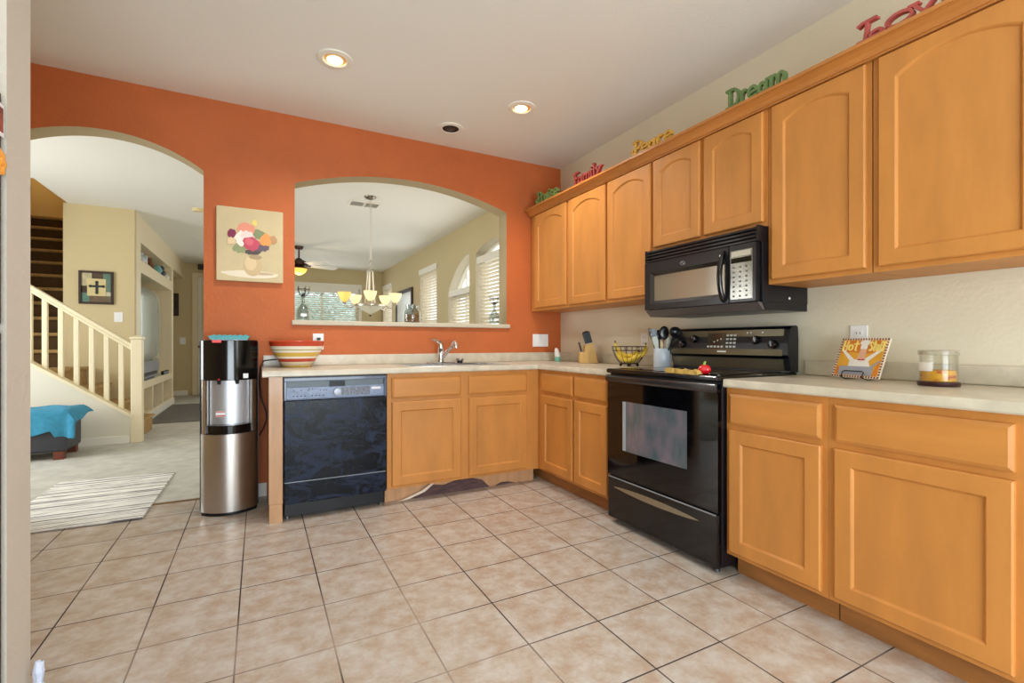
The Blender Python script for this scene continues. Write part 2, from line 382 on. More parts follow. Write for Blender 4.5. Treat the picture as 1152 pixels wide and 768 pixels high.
def blind(label, ax, c, a, b, z0, z1, side, val=.09, tilt=.5):
    """headrail, slats, ladder cords; side = +1/-1 direction into the room"""
    root = thing('window_blind', label, 'blind', ((c, (a + b) / 2, z0) if ax == 'x' else ((a + b) / 2, c, z0)), group=None)
    def bx(q, p0, p1, d0, d1, za, zb):
        if ax == 'x': q.box(c + d0, c + d1, p0, p1, za, zb)
        else: q.box(p0, p1, c + d0, c + d1, za, zb)
    v = M(); bx(v, a - .015, b + .015, side * .035, side * .05, z1 - val, z1); bx(v, a, b, -.03, .03, z1 - val * .75, z1 - .01)
    v.out('valance', BLIND, root, bevel=.004)
    s = M(); z = z1 - val - .03; w = .025
    while z > z0 + .03:
        dz = -w * math.sin(tilt) * side; dx = w * math.cos(tilt)
        pr = [(-dx, z + dz), (dx, z - dz), (dx, z - dz + .003), (-dx, z + dz + .003)]
        if ax == 'x': s.add([(c + u, t, q) for t in (a + .01, b - .01) for u, q in pr], [(0, 1, 2, 3), (7, 6, 5, 4), (0, 4, 5, 1), (1, 5, 6, 2), (2, 6, 7, 3), (3, 7, 4, 0)])
        else: s.add([(t, c + u, q) for t in (a + .01, b - .01) for u, q in pr], [(0, 1, 2, 3), (7, 6, 5, 4), (0, 4, 5, 1), (1, 5, 6, 2), (2, 6, 7, 3), (3, 7, 4, 0)])
        z -= .047
    s.out('slats', SLAT, root)
    r = M(); bx(r, a + .01, b - .01, -.02, .02, z0, z0 + .025); r.out('bottom_rail', BLIND, root)
    for t in (a + .14, b - .14):
        for d in (-.027, .027):
            cd = M()
            p = [(c + d, t, z0 + .02), (c + d, t, z1 - .05)] if ax == 'x' else [(t, c + d, z0 + .02), (t, c + d, z1 - .05)]
            cd.tube(p, .0015, 4); cd.out('ladder_cord', WHITEP, root)
    return root
blind('white slatted blind in the tall arched dining window', 'x', .06, .97, 2.01, .62, 2.21, -1)
blind('white slatted blind below the quarter-arch dining window', 'x', .06, 2.255, 3.05, .62, 1.86, -1)
blind('white slatted blind on the narrow rectangular window left of the arched windows', 'x', .03, 3.585, 4.515, .62, 2.37, -1)
blind('white slatted blind on the far right wall window nearest the back corner', 'x', .03, 6.56, 7.37, .62, 2.38, -1)
blind('wide white slatted blind on the far wall window behind the chandelier', 'y', 7.53, -2.92, -.52, .62, 2.30, -1, val=.11, tilt=.3)
struct('trim_far_window', M().box(-2.98, -.46, 7.475, 7.5, 2.3, 2.4).box(-.53, -.46, 7.48, 7.5, .55, 2.3).box(-2.98, -2.9, 7.48, 7.5, .55, 2.3), WHITE, bevel=.004)
# greenery outside the far windows
GREEN = mk('hedge_leaves', (190, 214, 200), .6, noise=(4, .5), rgb2=(222, 238, 240))
hd = M(); rng = random.Random(3)
for i in range(6000):
    x = rng.uniform(-4.4, 1.6); y = rng.uniform(9.4, 10.2); z = rng.uniform(.0, 2.5)
    a, b2 = rng.uniform(0, 6.28), rng.uniform(-.8, .8); l = rng.uniform(.05, .11)
    d = Vector((math.cos(a) * l, math.sin(a) * l * .5, math.sin(b2) * l)); e = Vector((-d.z, 0, d.x)).normalized() * l * .4
    p = Vector((x, y, z)); hd.add([p - d, p + e, p + d, p - e], [(0, 1, 2, 3)])
hd.box(-4.4, 1.6, 10.2, 10.4, -.1, 2.35)
hd.out('garden_hedge', GREEN, label='dense green hedge growing outside the far window', cat='hedge', kind='stuff')
struct('ground_outside', M().box(-12, 12, -14, -6.6, -.2, -.1).box(.4, 12, -6.6, 16, -.2, -.1).box(-12, .4, 8.5, 16, -.2, -.1).box(-12, -6.7, -6.6, 8.5, -.2, -.1), mk('pale_patio', (200, 190, 172), .9))

# ------------------------------------------------------------------ kitchen cabinets
def face_fn(wall, base, w0):
    """(u, v, w): u along the run, v up, w out of the cabinet face"""
    if wall == 'right': return lambda u, v, w: (w0 - w, base - u, v)
    return lambda u, v, w: (base + u, w0 - w, v)
def door_mesh(T, u0, u1, v0, v1, arched=False, th=.019, rail=.058, drawer=False):
    m = M(); c = .005
    if drawer:
        c = .012
        lp = [[(u0, v0), (u1, v0), (u1, v1), (u0, v1)], [(u0, v0), (u1, v0), (u1, v1), (u0, v1)], [(u0 + c, v0 + c), (u1 - c, v0 + c), (u1 - c, v1 - c), (u0 + c, v1 - c)]]
        ws = [0, th - .007, th]
        vs = [T(u, v, w) for L_, w in zip(lp, ws) for u, v in L_]
        fs = [(0, 1, 2, 3), (8, 9, 10, 11)]
        for k in range(2):
            for i in range(4): fs.append((4 * k + i, 4 * k + (i + 1) % 4, 4 * k + 4 + (i + 1) % 4, 4 * k + 4 + i))
        return m.add(vs, fs)
    a, b, lo, hi = u0 + rail, u1 - rail, v0 + rail, v1 - rail
    inner = [(a, lo), (b, lo)]; outer = [(u0, v0), (u1, v0)]
    n = 14
    if arched:
        rise = min(.05, (b - a) * .13); f = arch((a + b) / 2, (b - a) / 2, hi - rise + .005, hi + .008)
        for i in range(n + 1):
            u = b + (a - b) * i / n; inner.append((u, f(u)))
            outer.append((u1 + (u0 - u1) * i / n, v1))
    else:
        inner += [(b, hi), (a, hi)]; outer += [(u1, v1), (u0, v1)]
    K = len(inner); cu, cv = (u0 + u1) / 2, (v0 + v1) / 2
    def sh(L_, d): return [(u + (d if u < cu - 1e-6 else (-d if u > cu + 1e-6 else 0)), v + (d if v < cv else -d)) for u, v in L_]
    loops = [(outer, 0), (outer, th - c), (sh(outer, c), th), (inner, th), (sh(inner, .004), th - .003), (sh(inner, .008), th - .009), (sh(inner, .011), th - .0095)]
    vs = [T(u, v, w) for L_, w in loops for u, v in L_]; fs = [list(range(K))[::-1]]
    for k in range(len(loops) - 1):
        for i in range(K): fs.append((k * K + i, k * K + (i + 1) % K, (k + 1) * K + (i + 1) % K, (k + 1) * K + i))
    fs.append(list(range((len(loops) - 1) * K, len(loops) * K)))
    return m.add(vs, fs)

def base_cabinet(label, wall, t0, t1, fronts):
    t0, t1 = min(t0, t1), max(t0, t1)
    """fronts = list of (u0, u1, drawer?) in world coordinate along the wall"""
    if wall == 'right':
        root = thing('base_cabinet', label, 'cabinet', (-.3, (t0 + t1) / 2, 0)); T = lambda u, v, w: (-.61 - w, u, v)
        M().box(-.61, -.004, t0, t1, .105, .8755).out('body', WOOD, root)
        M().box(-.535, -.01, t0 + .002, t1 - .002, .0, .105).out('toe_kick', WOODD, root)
    else:
        root = thing('base_cabinet', label, 'cabinet', ((t0 + t1) / 2, -.3, 0)); T = lambda u, v, w: (u, -.61 - w, v)
        M().box(t0, t1, -.61, -.585, .105, .8755).box(t0, t0 + .018, -.585, -.004, .105, .8755).box(t1 - .018, t1, -.585, -.004, .105, .8755).box(t0 + .018, t1 - .018, -.585, -.004, .105, .123).out('body', WOOD, root)
        M().box(t0 + .002, t1 - .002, -.535, -.01, 0, .105).out('toe_kick', ENDWOOD, root)
    for a, b in fronts:
        door_mesh(T, min(a, b), max(a, b), .71, .848, drawer=True).out('drawer', WOODH, root)
        door_mesh(T, min(a, b), max(a, b), .125, .685).out('door', WOOD, root)
    return root
sinkcab = base_cabinet('wide maple sink cabinet with two doors on the orange wall, water-damaged toe kick', 'back', -1.782, -.612, [(-1.752, -1.262), (-1.20, -.722)])
# torn, water-stained veneer along the sink cabinet toe kick
tv = M(); tv.prism([(-1.60, .0), (-1.52, .022), (-1.45, .075), (-1.36, .06), (-1.26, .085), (-1.14, .083), (-1.06, .058), (-1.0, .0)], 'y', -.545, -.535)
tv.prism([(-.95, 0), (-.9, .018), (-.84, .016), (-.78, 0)], 'y', -.541, -.535)
tv.out('torn_patch', mk('water_stained_board', (104, 78, 78), .8, noise=(14, .35), stretch=(1, 1, 5)), sinkcab, label='dark exposed board where veneer has torn away')
tl = M(); tl.prism([(-1.70, 0), (-1.63, .004), (-1.51, .04), (-1.44, .09), (-1.46, .094), (-1.53, .052), (-1.64, .016)], 'y', -.566, -.545)
tl.out('curled_veneer', mk('peeled_veneer_edge', (222, 206, 188), .7), sinkcab)
base_cabinet('corner maple base cabinet of two narrow doors left of the range', 'right', -.006, -1.498, [(-.671, -1.084), (-1.105, -1.457)])
base_cabinet('maple base cabinet with a narrow door right of the range', 'right', -2.308, -2.757, [(-2.33, -2.736)])
base_cabinet('maple base cabinet with the widest door at the right end of the counter', 'right', -2.758, -3.36, [(-2.785, -3.27)])
ep = thing('end_panel', 'plain maple end panel between the water dispenser and the dishwasher', 'panel', (-2.444, -.3, 0))
M().box(-2.481, -2.407, -.61, -.004, .112, .8755).out('panel_board', ENDWOOD, ep)
M().box(-2.479, -2.409, -.612, -.004, 0, .111).out('base_block', ENDWOOD, ep)

def upper_cabinet(label, y0, y1, z0, doors, dz0):
    root = thing('wall_cabinet', label, 'cabinet', (-.165, (y0 + y1) / 2, z0)); T = lambda u, v, w: (-.33 - w, u, v)
    M().box(-.33, -.002, y1, y0, z0, 2.251).out('body', WOOD, root)
    for a, b in doors: door_mesh(T, b, a, dz0, 2.218, arched=True).out('door', WOOD, root)
    return root
upper_cabinet('single-door maple wall cabinet touching the orange wall', -.012, -.611, 1.365, [(-.10, -.596)], 1.39)
upper_cabinet('two-door maple wall cabinet left of the microwave', -.613, -1.549, 1.365, [(-.632, -1.09), (-1.12, -1.538)], 1.385)
upper_cabinet('short two-door maple wall cabinet above the microwave', -1.551, -2.323, 1.653, [(-1.563, -1.922), (-1.951, -2.304)], 1.676)
upper_cabinet('single-door maple wall cabinet right of the microwave', -2.325, -2.772, 1.365, [(-2.349, -2.754)], 1.386)
upper_cabinet('maple wall cabinet with the widest door, at the right end of the row', -2.777, -3.36, 1.365, [(-2.80, -3.27)], 1.386)
cp = [(-.3305, 2.223), (-.350, 2.223), (-.350, 2.230), (-.357, 2.231), (-.358, 2.238), (-.366, 2.250), (-.386, 2.262), (-.394, 2.264), (-.394, 2.268), (-.402, 2.269), (-.402, 2.284), (-.3305, 2.284)]
cm = M(); cm.add([(x, -.012, z) for x, z in cp] + [(x, -3.4, z) for x, z in cp], [list(range(12)), list(range(12, 24))[::-1]] + [(i, (i + 1) % 12, 12 + (i + 1) % 12, 12 + i) for i in range(12)])
crown = cm; crown.box(-.3305, -.01, -3.4, -.012, 2.2515, 2.284)
crown.out('crown_molding', mk('maple_crown', (196, 128, 62), .36, noise=(2.2, .12), stretch=(4, 1, 4), coat=.25), label='long maple crown moulding along the top of the wall cabinets', cat='moulding')

# countertops
def sink_counter():
    m = M(); z0, z1 = .876, .914
    hx0, hx1, hy0, hy1 = -1.62, -.86, -.55, -.14
    f = .615  # front strip gets the rounded nosing
    m.box(-2.517, hx0, -.62, 0, z0, z1).box(hx1, -.62, -.62, 0, z0, z1).box(hx0, hx1, -.62, hy0, z0, z1).box(hx0, hx1, hy1, 0, z0, z1)
    m.box(-.62, 0, -1.502, 0, z0, z1)
    def nose(pts):
        prof = [(0, z0), (.010, z0), (.015, z0 + .006), (.015, z1 - .008), (.012, z1 - .002), (.006, z1), (0, z1)]
        n = len(prof); vs = []
        for (x, y), (dx, dy) in pts: vs += [(x + dx * a, y + dy * a, z) for a, z in prof]
        fs = [list(range(n))]
        for k in range(len(pts) - 1):
            for i in range(n): fs.append((k * n + i, k * n + (i + 1) % n, (k + 1) * n + (i + 1) % n, (k + 1) * n + i))
        fs.append(list(range((len(pts) - 1) * n, len(pts) * n))[::-1]); m.add(vs, fs)
    nose([((-2.517, -.62), (0, -1)), ((-.62, -.62), (-1, -1)), ((-.62, -1.502), (-1, 0))])
    return m
ct = thing('countertop', 'L-shaped beige stone-look countertop holding the sink', 'countertop', (-1.2, -.3, .876))
sink_counter().out('slab', COUNTER, ct, smooth=30)
M().box(-2.508, -.021, -.02, -.001, .9145, .992).box(-.02, -.001, -1.502, -.001, .9145, .992).out('backsplash', COUNTER, ct, bevel=.004)
ct2 = thing('countertop', 'beige stone-look countertop right of the range under the chef plaque', 'countertop', (-.3, -2.85, .876))
m = M(); m.box(-.62, 0, -3.38, -2.3065, .876, .914)
prof = [(-.62, .876), (-.63, .876), (-.635, .882), (-.635, .906), (-.632, .912), (-.626, .914), (-.62, .914)]
m.add([(x, -2.3065, z) for x, z in prof] + [(x, -3.38, z) for x, z in prof], [list(range(7)), list(range(7, 14))[::-1]] + [(i, (i + 1) % 7, 7 + (i + 1) % 7, 7 + i) for i in range(7)])
m.out('slab', COUNTER, ct2, smooth=30)
M().box(-.02, -.001, -3.38, -2.312, .9145, .992).out('backsplash', COUNTER, ct2, bevel=.006)

# sink and faucet
sk = thing('kitchen_sink', 'two-bowl steel sink set in the back countertop', 'sink', (-1.24, -.345, .75))
m = M(); hx0, hx1, hy0, hy1 = -1.62, -.86, -.55, -.14
m.box(hx0 - .015, hx1 + .015, hy0 - .015, hy0 + .02, .9145, .9185).box(hx0 - .015, hx1 + .015, hy1 - .06, hy1 + .015, .9145, .9185).box(hx0 - .015, hx0 + .02, hy0 + .02, hy1 - .06, .9145, .9185).box(hx1 - .02, hx1 + .015, hy0 + .02, hy1 - .06, .9145, .9185)
m.out('rim', CHROME, sk)
for a, b in ((hx0 + .02, -1.25), (-1.23, hx1 - .02)):
    q = M(); t = .002; y0, y1, zb = hy0 + .02, hy1 - .06, .76
    q.box(a, b, y0, y1, zb, zb + t).box(a, a + t, y0, y1, zb, .9145).box(b - t, b, y0, y1, zb, .9145).box(a, b, y0, y0 + t, zb, .9145).box(a, b, y1 - t, y1, zb, .9145)
    q.out('basin', STEEL, sk)
M().box(-1.25, -1.23, hy0 + .02, hy1 - .06, .905, .9175).out('divider', CHROME, sk)
fc = thing('faucet', 'chrome pull-out faucet with a lever handle on top behind the sink', 'faucet', (-1.235, -.115, .9185))
fx, fy = -1.235, -.115
m = M()
pts = [(-.115, -.022), (.115, -.022), (.125, 0), (.115, .022), (-.115, .022), (-.125, 0)]
m.prism([(fx + a, fy + b) for a, b in pts], 'z', .9185, .9255); m.out('base_plate', CHROME, fc, bevel=.003)
M().lathe((fx, fy, .9255), [(.0, 0), (.030, 0), (.028, .012), (.024, .03), (.024, .10), (.026, .105), (.026, .135), (.022, .15), (0, .153)]).out('body', CHROME, fc, smooth=50)
M().tube([(fx, fy, 1.07), (fx - .01, fy - .01, 1.085), (fx - .045, fy - .02, 1.10), (fx - .09, fy - .03, 1.112)], [.019, .018, .011, .007], 10).out('lever', CHROME, fc, smooth=60)
M().tube([(fx + .01, fy - .01, .965), (fx + .03, fy - .05, 1.0), (fx + .052, fy - .10, 1.046), (fx + .058, fy - .115, 1.06)], [.016, .015, .015, .017], 12).out('spout', CHROME, fc, smooth=60)
M().tube([(fx + .056, fy - .11, 1.058), (fx + .069, fy - .135, 1.073), (fx + .074, fy - .148, 1.063), (fx + .075, fy - .150, 1.04)], [.02, .024, .024, .021], 14).out('spray_head', CHROME, fc, smooth=60)
dp = thing('sink_stopper', 'small steel and black drain stopper beside the faucet', 'stopper', (-1.075, -.13, .9185))
M().lathe((-1.075, -.13, .9185), [(0, 0), (.022, 0), (.024, .018), (0, .018)]).out('rubber_base', DARKP, dp, smooth=40)
M().lathe((-1.075, -.13, .9366), [(0, 0), (.030, .0), (.034, .012), (.033, .016), (0, .013)]).out('cup', STEEL, dp, smooth=40)

# ------------------------------------------------------------------ dishwasher
def scratch_mat():
    m = mk('smudged_black_front', (8, 12, 22), .22, spec=.22); nt = m.node_tree; N = nt.nodes; L = nt.links; b = N['Principled BSDF']
    tc = N.new('ShaderNodeTexCoord'); n = N.new('ShaderNodeTexNoise'); n.inputs['Scale'].default_value = 6.5; n.inputs['Detail'].default_value = 9; n.inputs['Roughness'].default_value = .72; n.inputs['Distortion'].default_value = 1.2
    mp = N.new('ShaderNodeMapping'); mp.inputs['Scale'].default_value = (1, 1, 1.7); L.new(tc.outputs['Object'], mp.inputs[0]); L.new(mp.outputs[0], n.inputs['Vector'])
    cr = N.new('ShaderNodeValToRGB'); e = cr.color_ramp.elements; e[0].position = .46; e[0].color = lin((5, 8, 16)); e[1].position = .82; e[1].color = lin((48, 64, 100))
    L.new(n.outputs['Fac'], cr.inputs[0]); L.new(cr.outputs[0], b.inputs['Base Color'])
    r = N.new('ShaderNodeMapRange'); r.inputs[1].default_value = .4; r.inputs[2].default_value = .7; r.inputs[3].default_value = .16; r.inputs[4].default_value = .5
    L.new(n.outputs['Fac'], r.inputs[0]); L.new(r.outputs[0], b.inputs['Roughness'])
    return m
SMUDGE = scratch_mat()
DWP = mk('blue_grey_panel', (140, 156, 190), .35, noise=(25, .2))
dw = thing('dishwasher', 'black dishwasher with smudged front under the left end of the counter', 'dishwasher', (-2.095, -.3, 0))
M().box(-2.401, -1.79, -.585, -.02, .10, .872).out('body', NAVYB, dw)
M().box(-2.401, -1.79, -.632, -.5855, .238, .731).out('door', SMUDGE, dw, bevel=.005)
m = M(); m.box(-2.401, -1.79, -.632, -.586, .847, .868).box(-2.401, -2.386, -.632, -.586, .732, .847).box(-1.805, -1.79, -.632, -.586, .732, .847).box(-2.386, -1.805, -.632, -.586, .732, .738)
m.out('panel_frame', mk('dark_blue_grey_trim', (74, 84, 108), .3, coat=.3), dw, bevel=.002)
cp_ = M().box(-2.386, -1.805, -.618, -.586, .738, .808).out('control_panel', DWP, dw)
M().box(-2.386, -1.805, -.606, -.586, .808, .847).out('latch_recess', mk('grey_recess', (100, 112, 122), .4), dw)
M().box(-2.14, -2.05, -.622, -.606, .806, .84).out('latch_handle', BLACKM, dw)
for i in range(9):
    if i in (4,): continue
    M().box(-2.352 + i * .021, -2.343 + i * .021, -.6205, -.6181, .752, .758).out('button', DARKP, dw)
for i, (x, z) in enumerate(((-2.35, .785), (-2.31, .787), (-2.27, .784), (-2.262, .792), (-2.245, .795), (-2.2, .785), (-2.18, .785), (-2.165, .783))): M().box(x, x + .007, -.6205, -.6181, z, z + .005).out('button', DARKP, dw)
M().box(-2.07, -1.895, -.621, -.6185, .748, .80).out('display', mk('speckled_dark_label', (40, 40, 56), .3, noise=(90, .1), rgb2=(130, 134, 150)), dw)
M().lathe((0, 0, 0), [(0, 0), (.024, 0), (.022, .015), (0, .017)], 20, Matrix.Translation((-2.095, -.6185, .772)) @ Matrix.Rotation(PI / 2, 4, 'X')).out('dial', SILVERP, dw, smooth=40)
M().box(-1.885, -1.825, -.6205, -.6185, .78, .795).out('badge', WHITEP, dw, bevel=.003)
M().box(-2.401, -1.79, -.626, -.586, .103, .231).out('access_panel', SMUDGE, dw, bevel=.006)
M().box(-2.399, -1.792, -.622, -.6, .232, .2375).out('trim_strip', SILVERP, dw)
M().box(-2.395, -1.80, -.585, -.05, .02, .1).out('kick_plate', NAVYB, dw)
for x in (-2.38, -1.815): M().lathe((x, -.57, 0), [(0, 0), (.012, 0), (.012, .02), (0, .02)], 10).out('foot', STEELD, dw)

# ------------------------------------------------------------------ range
rg = thing('range', 'black freestanding electric range between the base cabinets', 'range', (-.33, -1.9, 0))
ya, yb = -1.506, -2.302
M().box(-.635, -.03, yb, ya, .035, .899).out('body', NAVYB, rg, bevel=.004)
m = M(); m.box(-.672, -.06, yb, ya, .9, .926); m.out('cooktop', BLACK, rg, bevel=.009, seg=3)
m = M(); m.box(-.60, -.13, yb + .04, ya - .04, .9265, .929); m.out('glass_top', BLACKG, rg)
bm_ = mk('burner_ring_print', (52, 52, 58), .2)
for (x, y, r) in ((-.47, -1.72, .10), (-.47, -2.1, .085), (-.24, -1.72, .08), (-.24, -2.1, .10)):
    M().lathe((x, y, .9292), [(r, 0), (r, .0006), (r - .006, .0006), (r - .006, 0), (r, 0)], 40).out('burner_ring', bm_, rg)
# oven door with window
m = M(); y0, y1, z0, z1 = yb + .003, ya - .003, .292, .862
wy0, wy1, wz0, wz1 = -2.118, -1.642, .452, .742
m.box(-.66, -.636, y0, wy0, z0, z1).box(-.66, -.636, wy1, y1, z0, z1).box(-.66, -.636, wy0, wy1, z0, wz0).box(-.66, -.636, wy0, wy1, wz1, z1)
dr = m.out('oven_door', BLACKG, rg)
def oven_glass():
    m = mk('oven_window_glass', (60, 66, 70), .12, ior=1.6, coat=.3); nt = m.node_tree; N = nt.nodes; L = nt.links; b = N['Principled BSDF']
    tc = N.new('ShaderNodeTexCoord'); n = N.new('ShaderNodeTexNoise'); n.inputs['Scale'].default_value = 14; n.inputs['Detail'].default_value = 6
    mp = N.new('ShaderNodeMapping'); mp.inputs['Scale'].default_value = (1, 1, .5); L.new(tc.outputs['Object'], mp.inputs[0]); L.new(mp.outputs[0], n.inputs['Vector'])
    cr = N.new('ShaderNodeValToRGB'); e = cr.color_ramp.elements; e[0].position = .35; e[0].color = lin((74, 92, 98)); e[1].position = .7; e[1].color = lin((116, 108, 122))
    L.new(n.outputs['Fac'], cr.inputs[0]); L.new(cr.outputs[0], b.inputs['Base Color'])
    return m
gp = [(wy0, wz0 + .005), (-2.0, wz0 - .012), (-1.88, wz0 - .016), (-1.76, wz0 - .012), (wy1, wz0 + .005), (wy1, wz1), (wy0, wz1)]
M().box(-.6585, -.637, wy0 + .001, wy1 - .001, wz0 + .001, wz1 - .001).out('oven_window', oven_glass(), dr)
M().box(-.6615, -.6585, wy1 - .026, wy1 - .002, wz0 + .004, wz1 - .004).out('window_strip', mk('grey_enamel_strip', (158, 164, 172), .3), dr)
# handle bar across the top of the door
hp = []
for i in range(13):
    t = i / 12; hp.append((-.672 - .026 * math.sin(PI * min(1, max(0, t))) ** .4, ya - .005 + (yb - ya + .01) * t, .872))
m = M()
for i in range(12):
    a, b = hp[i], hp[i + 1]
m.prism([(-.6605, .846), (-.674, .850), (-.682, .862), (-.682, .878), (-.675, .889), (-.6605, .8905)], 'y', yb + .004, ya - .004)
m.out('door_handle', mk('black_handle_sheen', (30, 28, 30), .22, coat=.5), dr, bevel=.004)
# storage drawer with lens-shaped grip
dz0, dz1 = .035, .284
dwr = M().box(-.66, -.636, y0, y1, dz0, dz1).out('storage_drawer', BLACK, rg, bevel=.006)
gp = []
for i in range(15):
    t = i / 14; gp.append((-1.57 - .62 * t, .226 + .016 * math.sin(PI * t) ** .7))
for i in range(15):
    t = 1 - i / 14; gp.append((-1.57 - .62 * t, .224 - .016 * math.sin(PI * t) ** .7))
M().prism(gp, 'x', -.6635, -.6605).out('grip', mk('tan_reflective_grip', (150, 138, 116), .25, .6), dwr)
M().box(-.664, -.6595, y0 + .01, y1 - .01, .277, .283).out('drawer_lip', SILVERP, dwr)
for y in (yb + .05, ya - .05):
    for x in (-.61, -.09):
        M().lathe((x, y, 0), [(0, 0), (.016, 0), (.016, .012), (.008, .014), (.008, .036), (0, .036)], 12).out('foot', STEELD, rg, smooth=40)
# back guard: curved profile
bp_ = [(x - .018, z) for x, z in [(-.032, .927), (-.030, 1.10), (-.036, 1.165), (-.05, 1.172), (-.085, 1.168), (-.105, 1.15), (-.118, 1.08), (-.124, 1.015), (-.108, .998), (-.096, .935), (-.10, .927)]]
bg = M(); bg.add([(x, yb, z) for x, z in bp_] + [(x, ya, z) for x, z in bp_], [list(range(11)), list(range(11, 22))[::-1]] + [(i, (i + 1) % 11, 11 + (i + 1) % 11, 11 + i) for i in range(11)])
bgo = bg.out('backguard', NAVYB, rg, bevel=.004)
def onface(y, t, off=0):  # point on the sloped control face: t 0 bottom .. 1 top
    a, b = Vector((-.142, 0, 1.015)), Vector((-.123, 0, 1.15)); p = a.lerp(b, t); nrm = Vector((-(b.z - a.z), 0, (b.x - a.x))).normalized()
    p = p + nrm * off; return Vector((p.x, y, p.z))
def facequad(m, ya_, yb_, ta, tb, off=.0015, th=.002):
    P = [onface(ya_, ta, off), onface(yb_, ta, off), onface(yb_, tb, off), onface(ya_, tb, off)]; Q = [onface(ya_, ta, off - th), onface(yb_, ta, off - th), onface(yb_, tb, off - th), onface(ya_, tb, off - th)]
    return m.add(P + Q, [(0, 1, 2, 3), (7, 6, 5, 4), (0, 4, 5, 1), (1, 5, 6, 2), (2, 6, 7, 3), (3, 7, 4, 0)])
MIRR = mk('dark_mirror_panel', (112, 105, 88), .12, .55)
facequad(M(), ya - .012, yb + .03, -.02, 1.02).out('control_face', MIRR, bgo)
M().prism([(-.1165, .936), (-.1275, .994), (-.1245, .994), (-.1135, .936)], 'y', yb + .035, ya - .01).out('lower_face', MIRR, bgo)
rotf = Matrix.Rotation(math.radians(-90 - 0), 4, 'Y')
for y, t in ((-1.61, .42), (-1.70, .66), (-2.12, .60), (-2.22, .42)):
    c = onface(y, t, .002); k = M().lathe((0, 0, 0), [(0, 0), (.023, 0), (.024, .012), (.02, .022), (0, .024)], 22, Matrix.Translation(c) @ rotf)
    kn = k.out('knob', BLACK, bgo, smooth=40)
    M().box(c.x - .026, c.x - .0235, c.y - .002, c.y + .002, c.z + .004, c.z + .018).out('pointer', SILVERP, kn)
facequad(M(), -1.80, -1.925, .25, .9, .003).out('clock_display', mk('clock_panel', (30, 32, 30), .1, coat=1), bgo)
PRT = mk('pale_button_print', (208, 208, 204), .4)
for i in range(5): facequad(M(), -1.80 - i * .024, -1.815 - i * .024, .28, .36, .0045).out('button', PRT, bgo)
for i in range(3):
    for j in range(4): facequad(M(), -1.93 - i * .024, -1.946 - i * .024, .28 + j * .16, .36 + j * .16, .0045).out('button', PRT, bgo)
for i in range(3): facequad(M(), -1.845 - i * .022, -1.853 - i * .022, .5 + i * .06, .56 + i * .06, .0045).out('indicator', PRT, bgo)
for y in (-2.06, -2.08, -2.15): facequad(M(), y, y - .008, .86, .93, .0045).out('indicator', PRT, bgo)
facequad(M(), -1.875, -1.935, .08, .14, .0035).out('nameplate', WHITEP, bgo)

# ------------------------------------------------------------------ microwave
mw = thing('microwave', 'black over-the-range microwave under the short wall cabinets', 'microwave', (-.2, -1.93, 1.245))
ya, yb = -1.553, -2.321
MWB = mk('black_microwave_shell', (26, 24, 27), .28, coat=.15)
M().box(-.37, -.003, yb, ya, 1.28, 1.651).out('body', NAVYB, mw, bevel=.003)
m = M(); m.prism([(-.37, 1.2795), (-.345, 1.243), (-.01, 1.243), (-.01, 1.2795)], 'y', yb, ya); m.out('bottom_housing', NAVYB, mw)
m = M(); m.prism([(-.402, 1.2795), (-.362, 1.243), (-.3455, 1.243), (-.3705, 1.2795)], 'y', yb + .004, ya - .004); m.out('front_slope', mk('brown_black_plastic', (92, 84, 82), .35), mw)
gr = M(); gr.box(-.375, -.3705, yb, ya, 1.575, 1.651)
go = gr.out('vent_grille', BLACKM, mw)
s = M()
for i in range(4):
    z = 1.577 + i * .0188; s.add([(-.404, y, z) for y in (yb + .012, ya - .004)] + [(-.376, y, z + .004) for y in (yb + .012, ya - .004)] + [(-.404, y, z + .009) for y in (yb + .012, ya - .004)] + [(-.376, y, z + .014) for y in (yb + .012, ya - .004)], [(0, 1, 3, 2), (4, 6, 7, 5), (0, 4, 5, 1), (2, 3, 7, 6), (0, 2, 6, 4), (1, 5, 7, 3)])
s.out('louvre', mk('glossy_black_louvre', (34, 32, 36), .2, coat=.5), go)
M().box(-.402, -.3755, yb, yb + .012, 1.575, 1.651).out('grille_end', MWB, go); M().box(-.402, -.3755, ya - .004, ya, 1.575, 1.651).out('grille_end', MWB, go)
# door with recessed window
dy0, dy1, dz0, dz1 = -2.155, ya, 1.283, 1.572
wy0, wy1, wz0, wz1 = -2.118, -1.618, 1.335, 1.487
def bevelled_frame(xf, xi, o, i, zi):
    (a0, a1, b0, b1), (c0, c1, d0, d1) = o, i
    m = M(); O = [(a0, b0), (a1, b0), (a1, b1), (a0, b1)]; I = [(c0, d0), (c1, d0), (c1, d1), (c0, d1)]; J = [(c0 + zi, d0 + zi), (c1 - zi, d0 + zi), (c1 - zi, d1 - zi), (c0 + zi, d1 - zi)]
    vs = [(-.371, y, z) for y, z in O] + [(xf, y, z) for y, z in O] + [(xf, y, z) for y, z in I] + [(xi, y, z) for y, z in J]
    fs = []
    for k in range(3):
        for q in range(4): fs.append((4 * k + q, 4 * k + (q + 1) % 4, 4 * k + 4 + (q + 1) % 4, 4 * k + 4 + q))
    return m.add(vs, fs + [(0, 1, 2, 3)])
md = bevelled_frame(-.404, -.386, (dy0, dy1, dz0, dz1), (wy0 - .02, wy1 + .02, wz0 - .018, wz1 + .022), .02).out('door', MWB, mw)
M().box(-.3865, -.380, wy0 - .001, wy1 + .001, wz0 - .001, wz1 + .005).out('door_window', mk('bronze_mirror_window', (164, 152, 136), .12, .5), md)
hy = -2.128; hpts = [(-.404 - .034 * math.sin(PI * i / 12) ** .7, hy - .0 * i, 1.292 + .262 * i / 12) for i in range(13)]
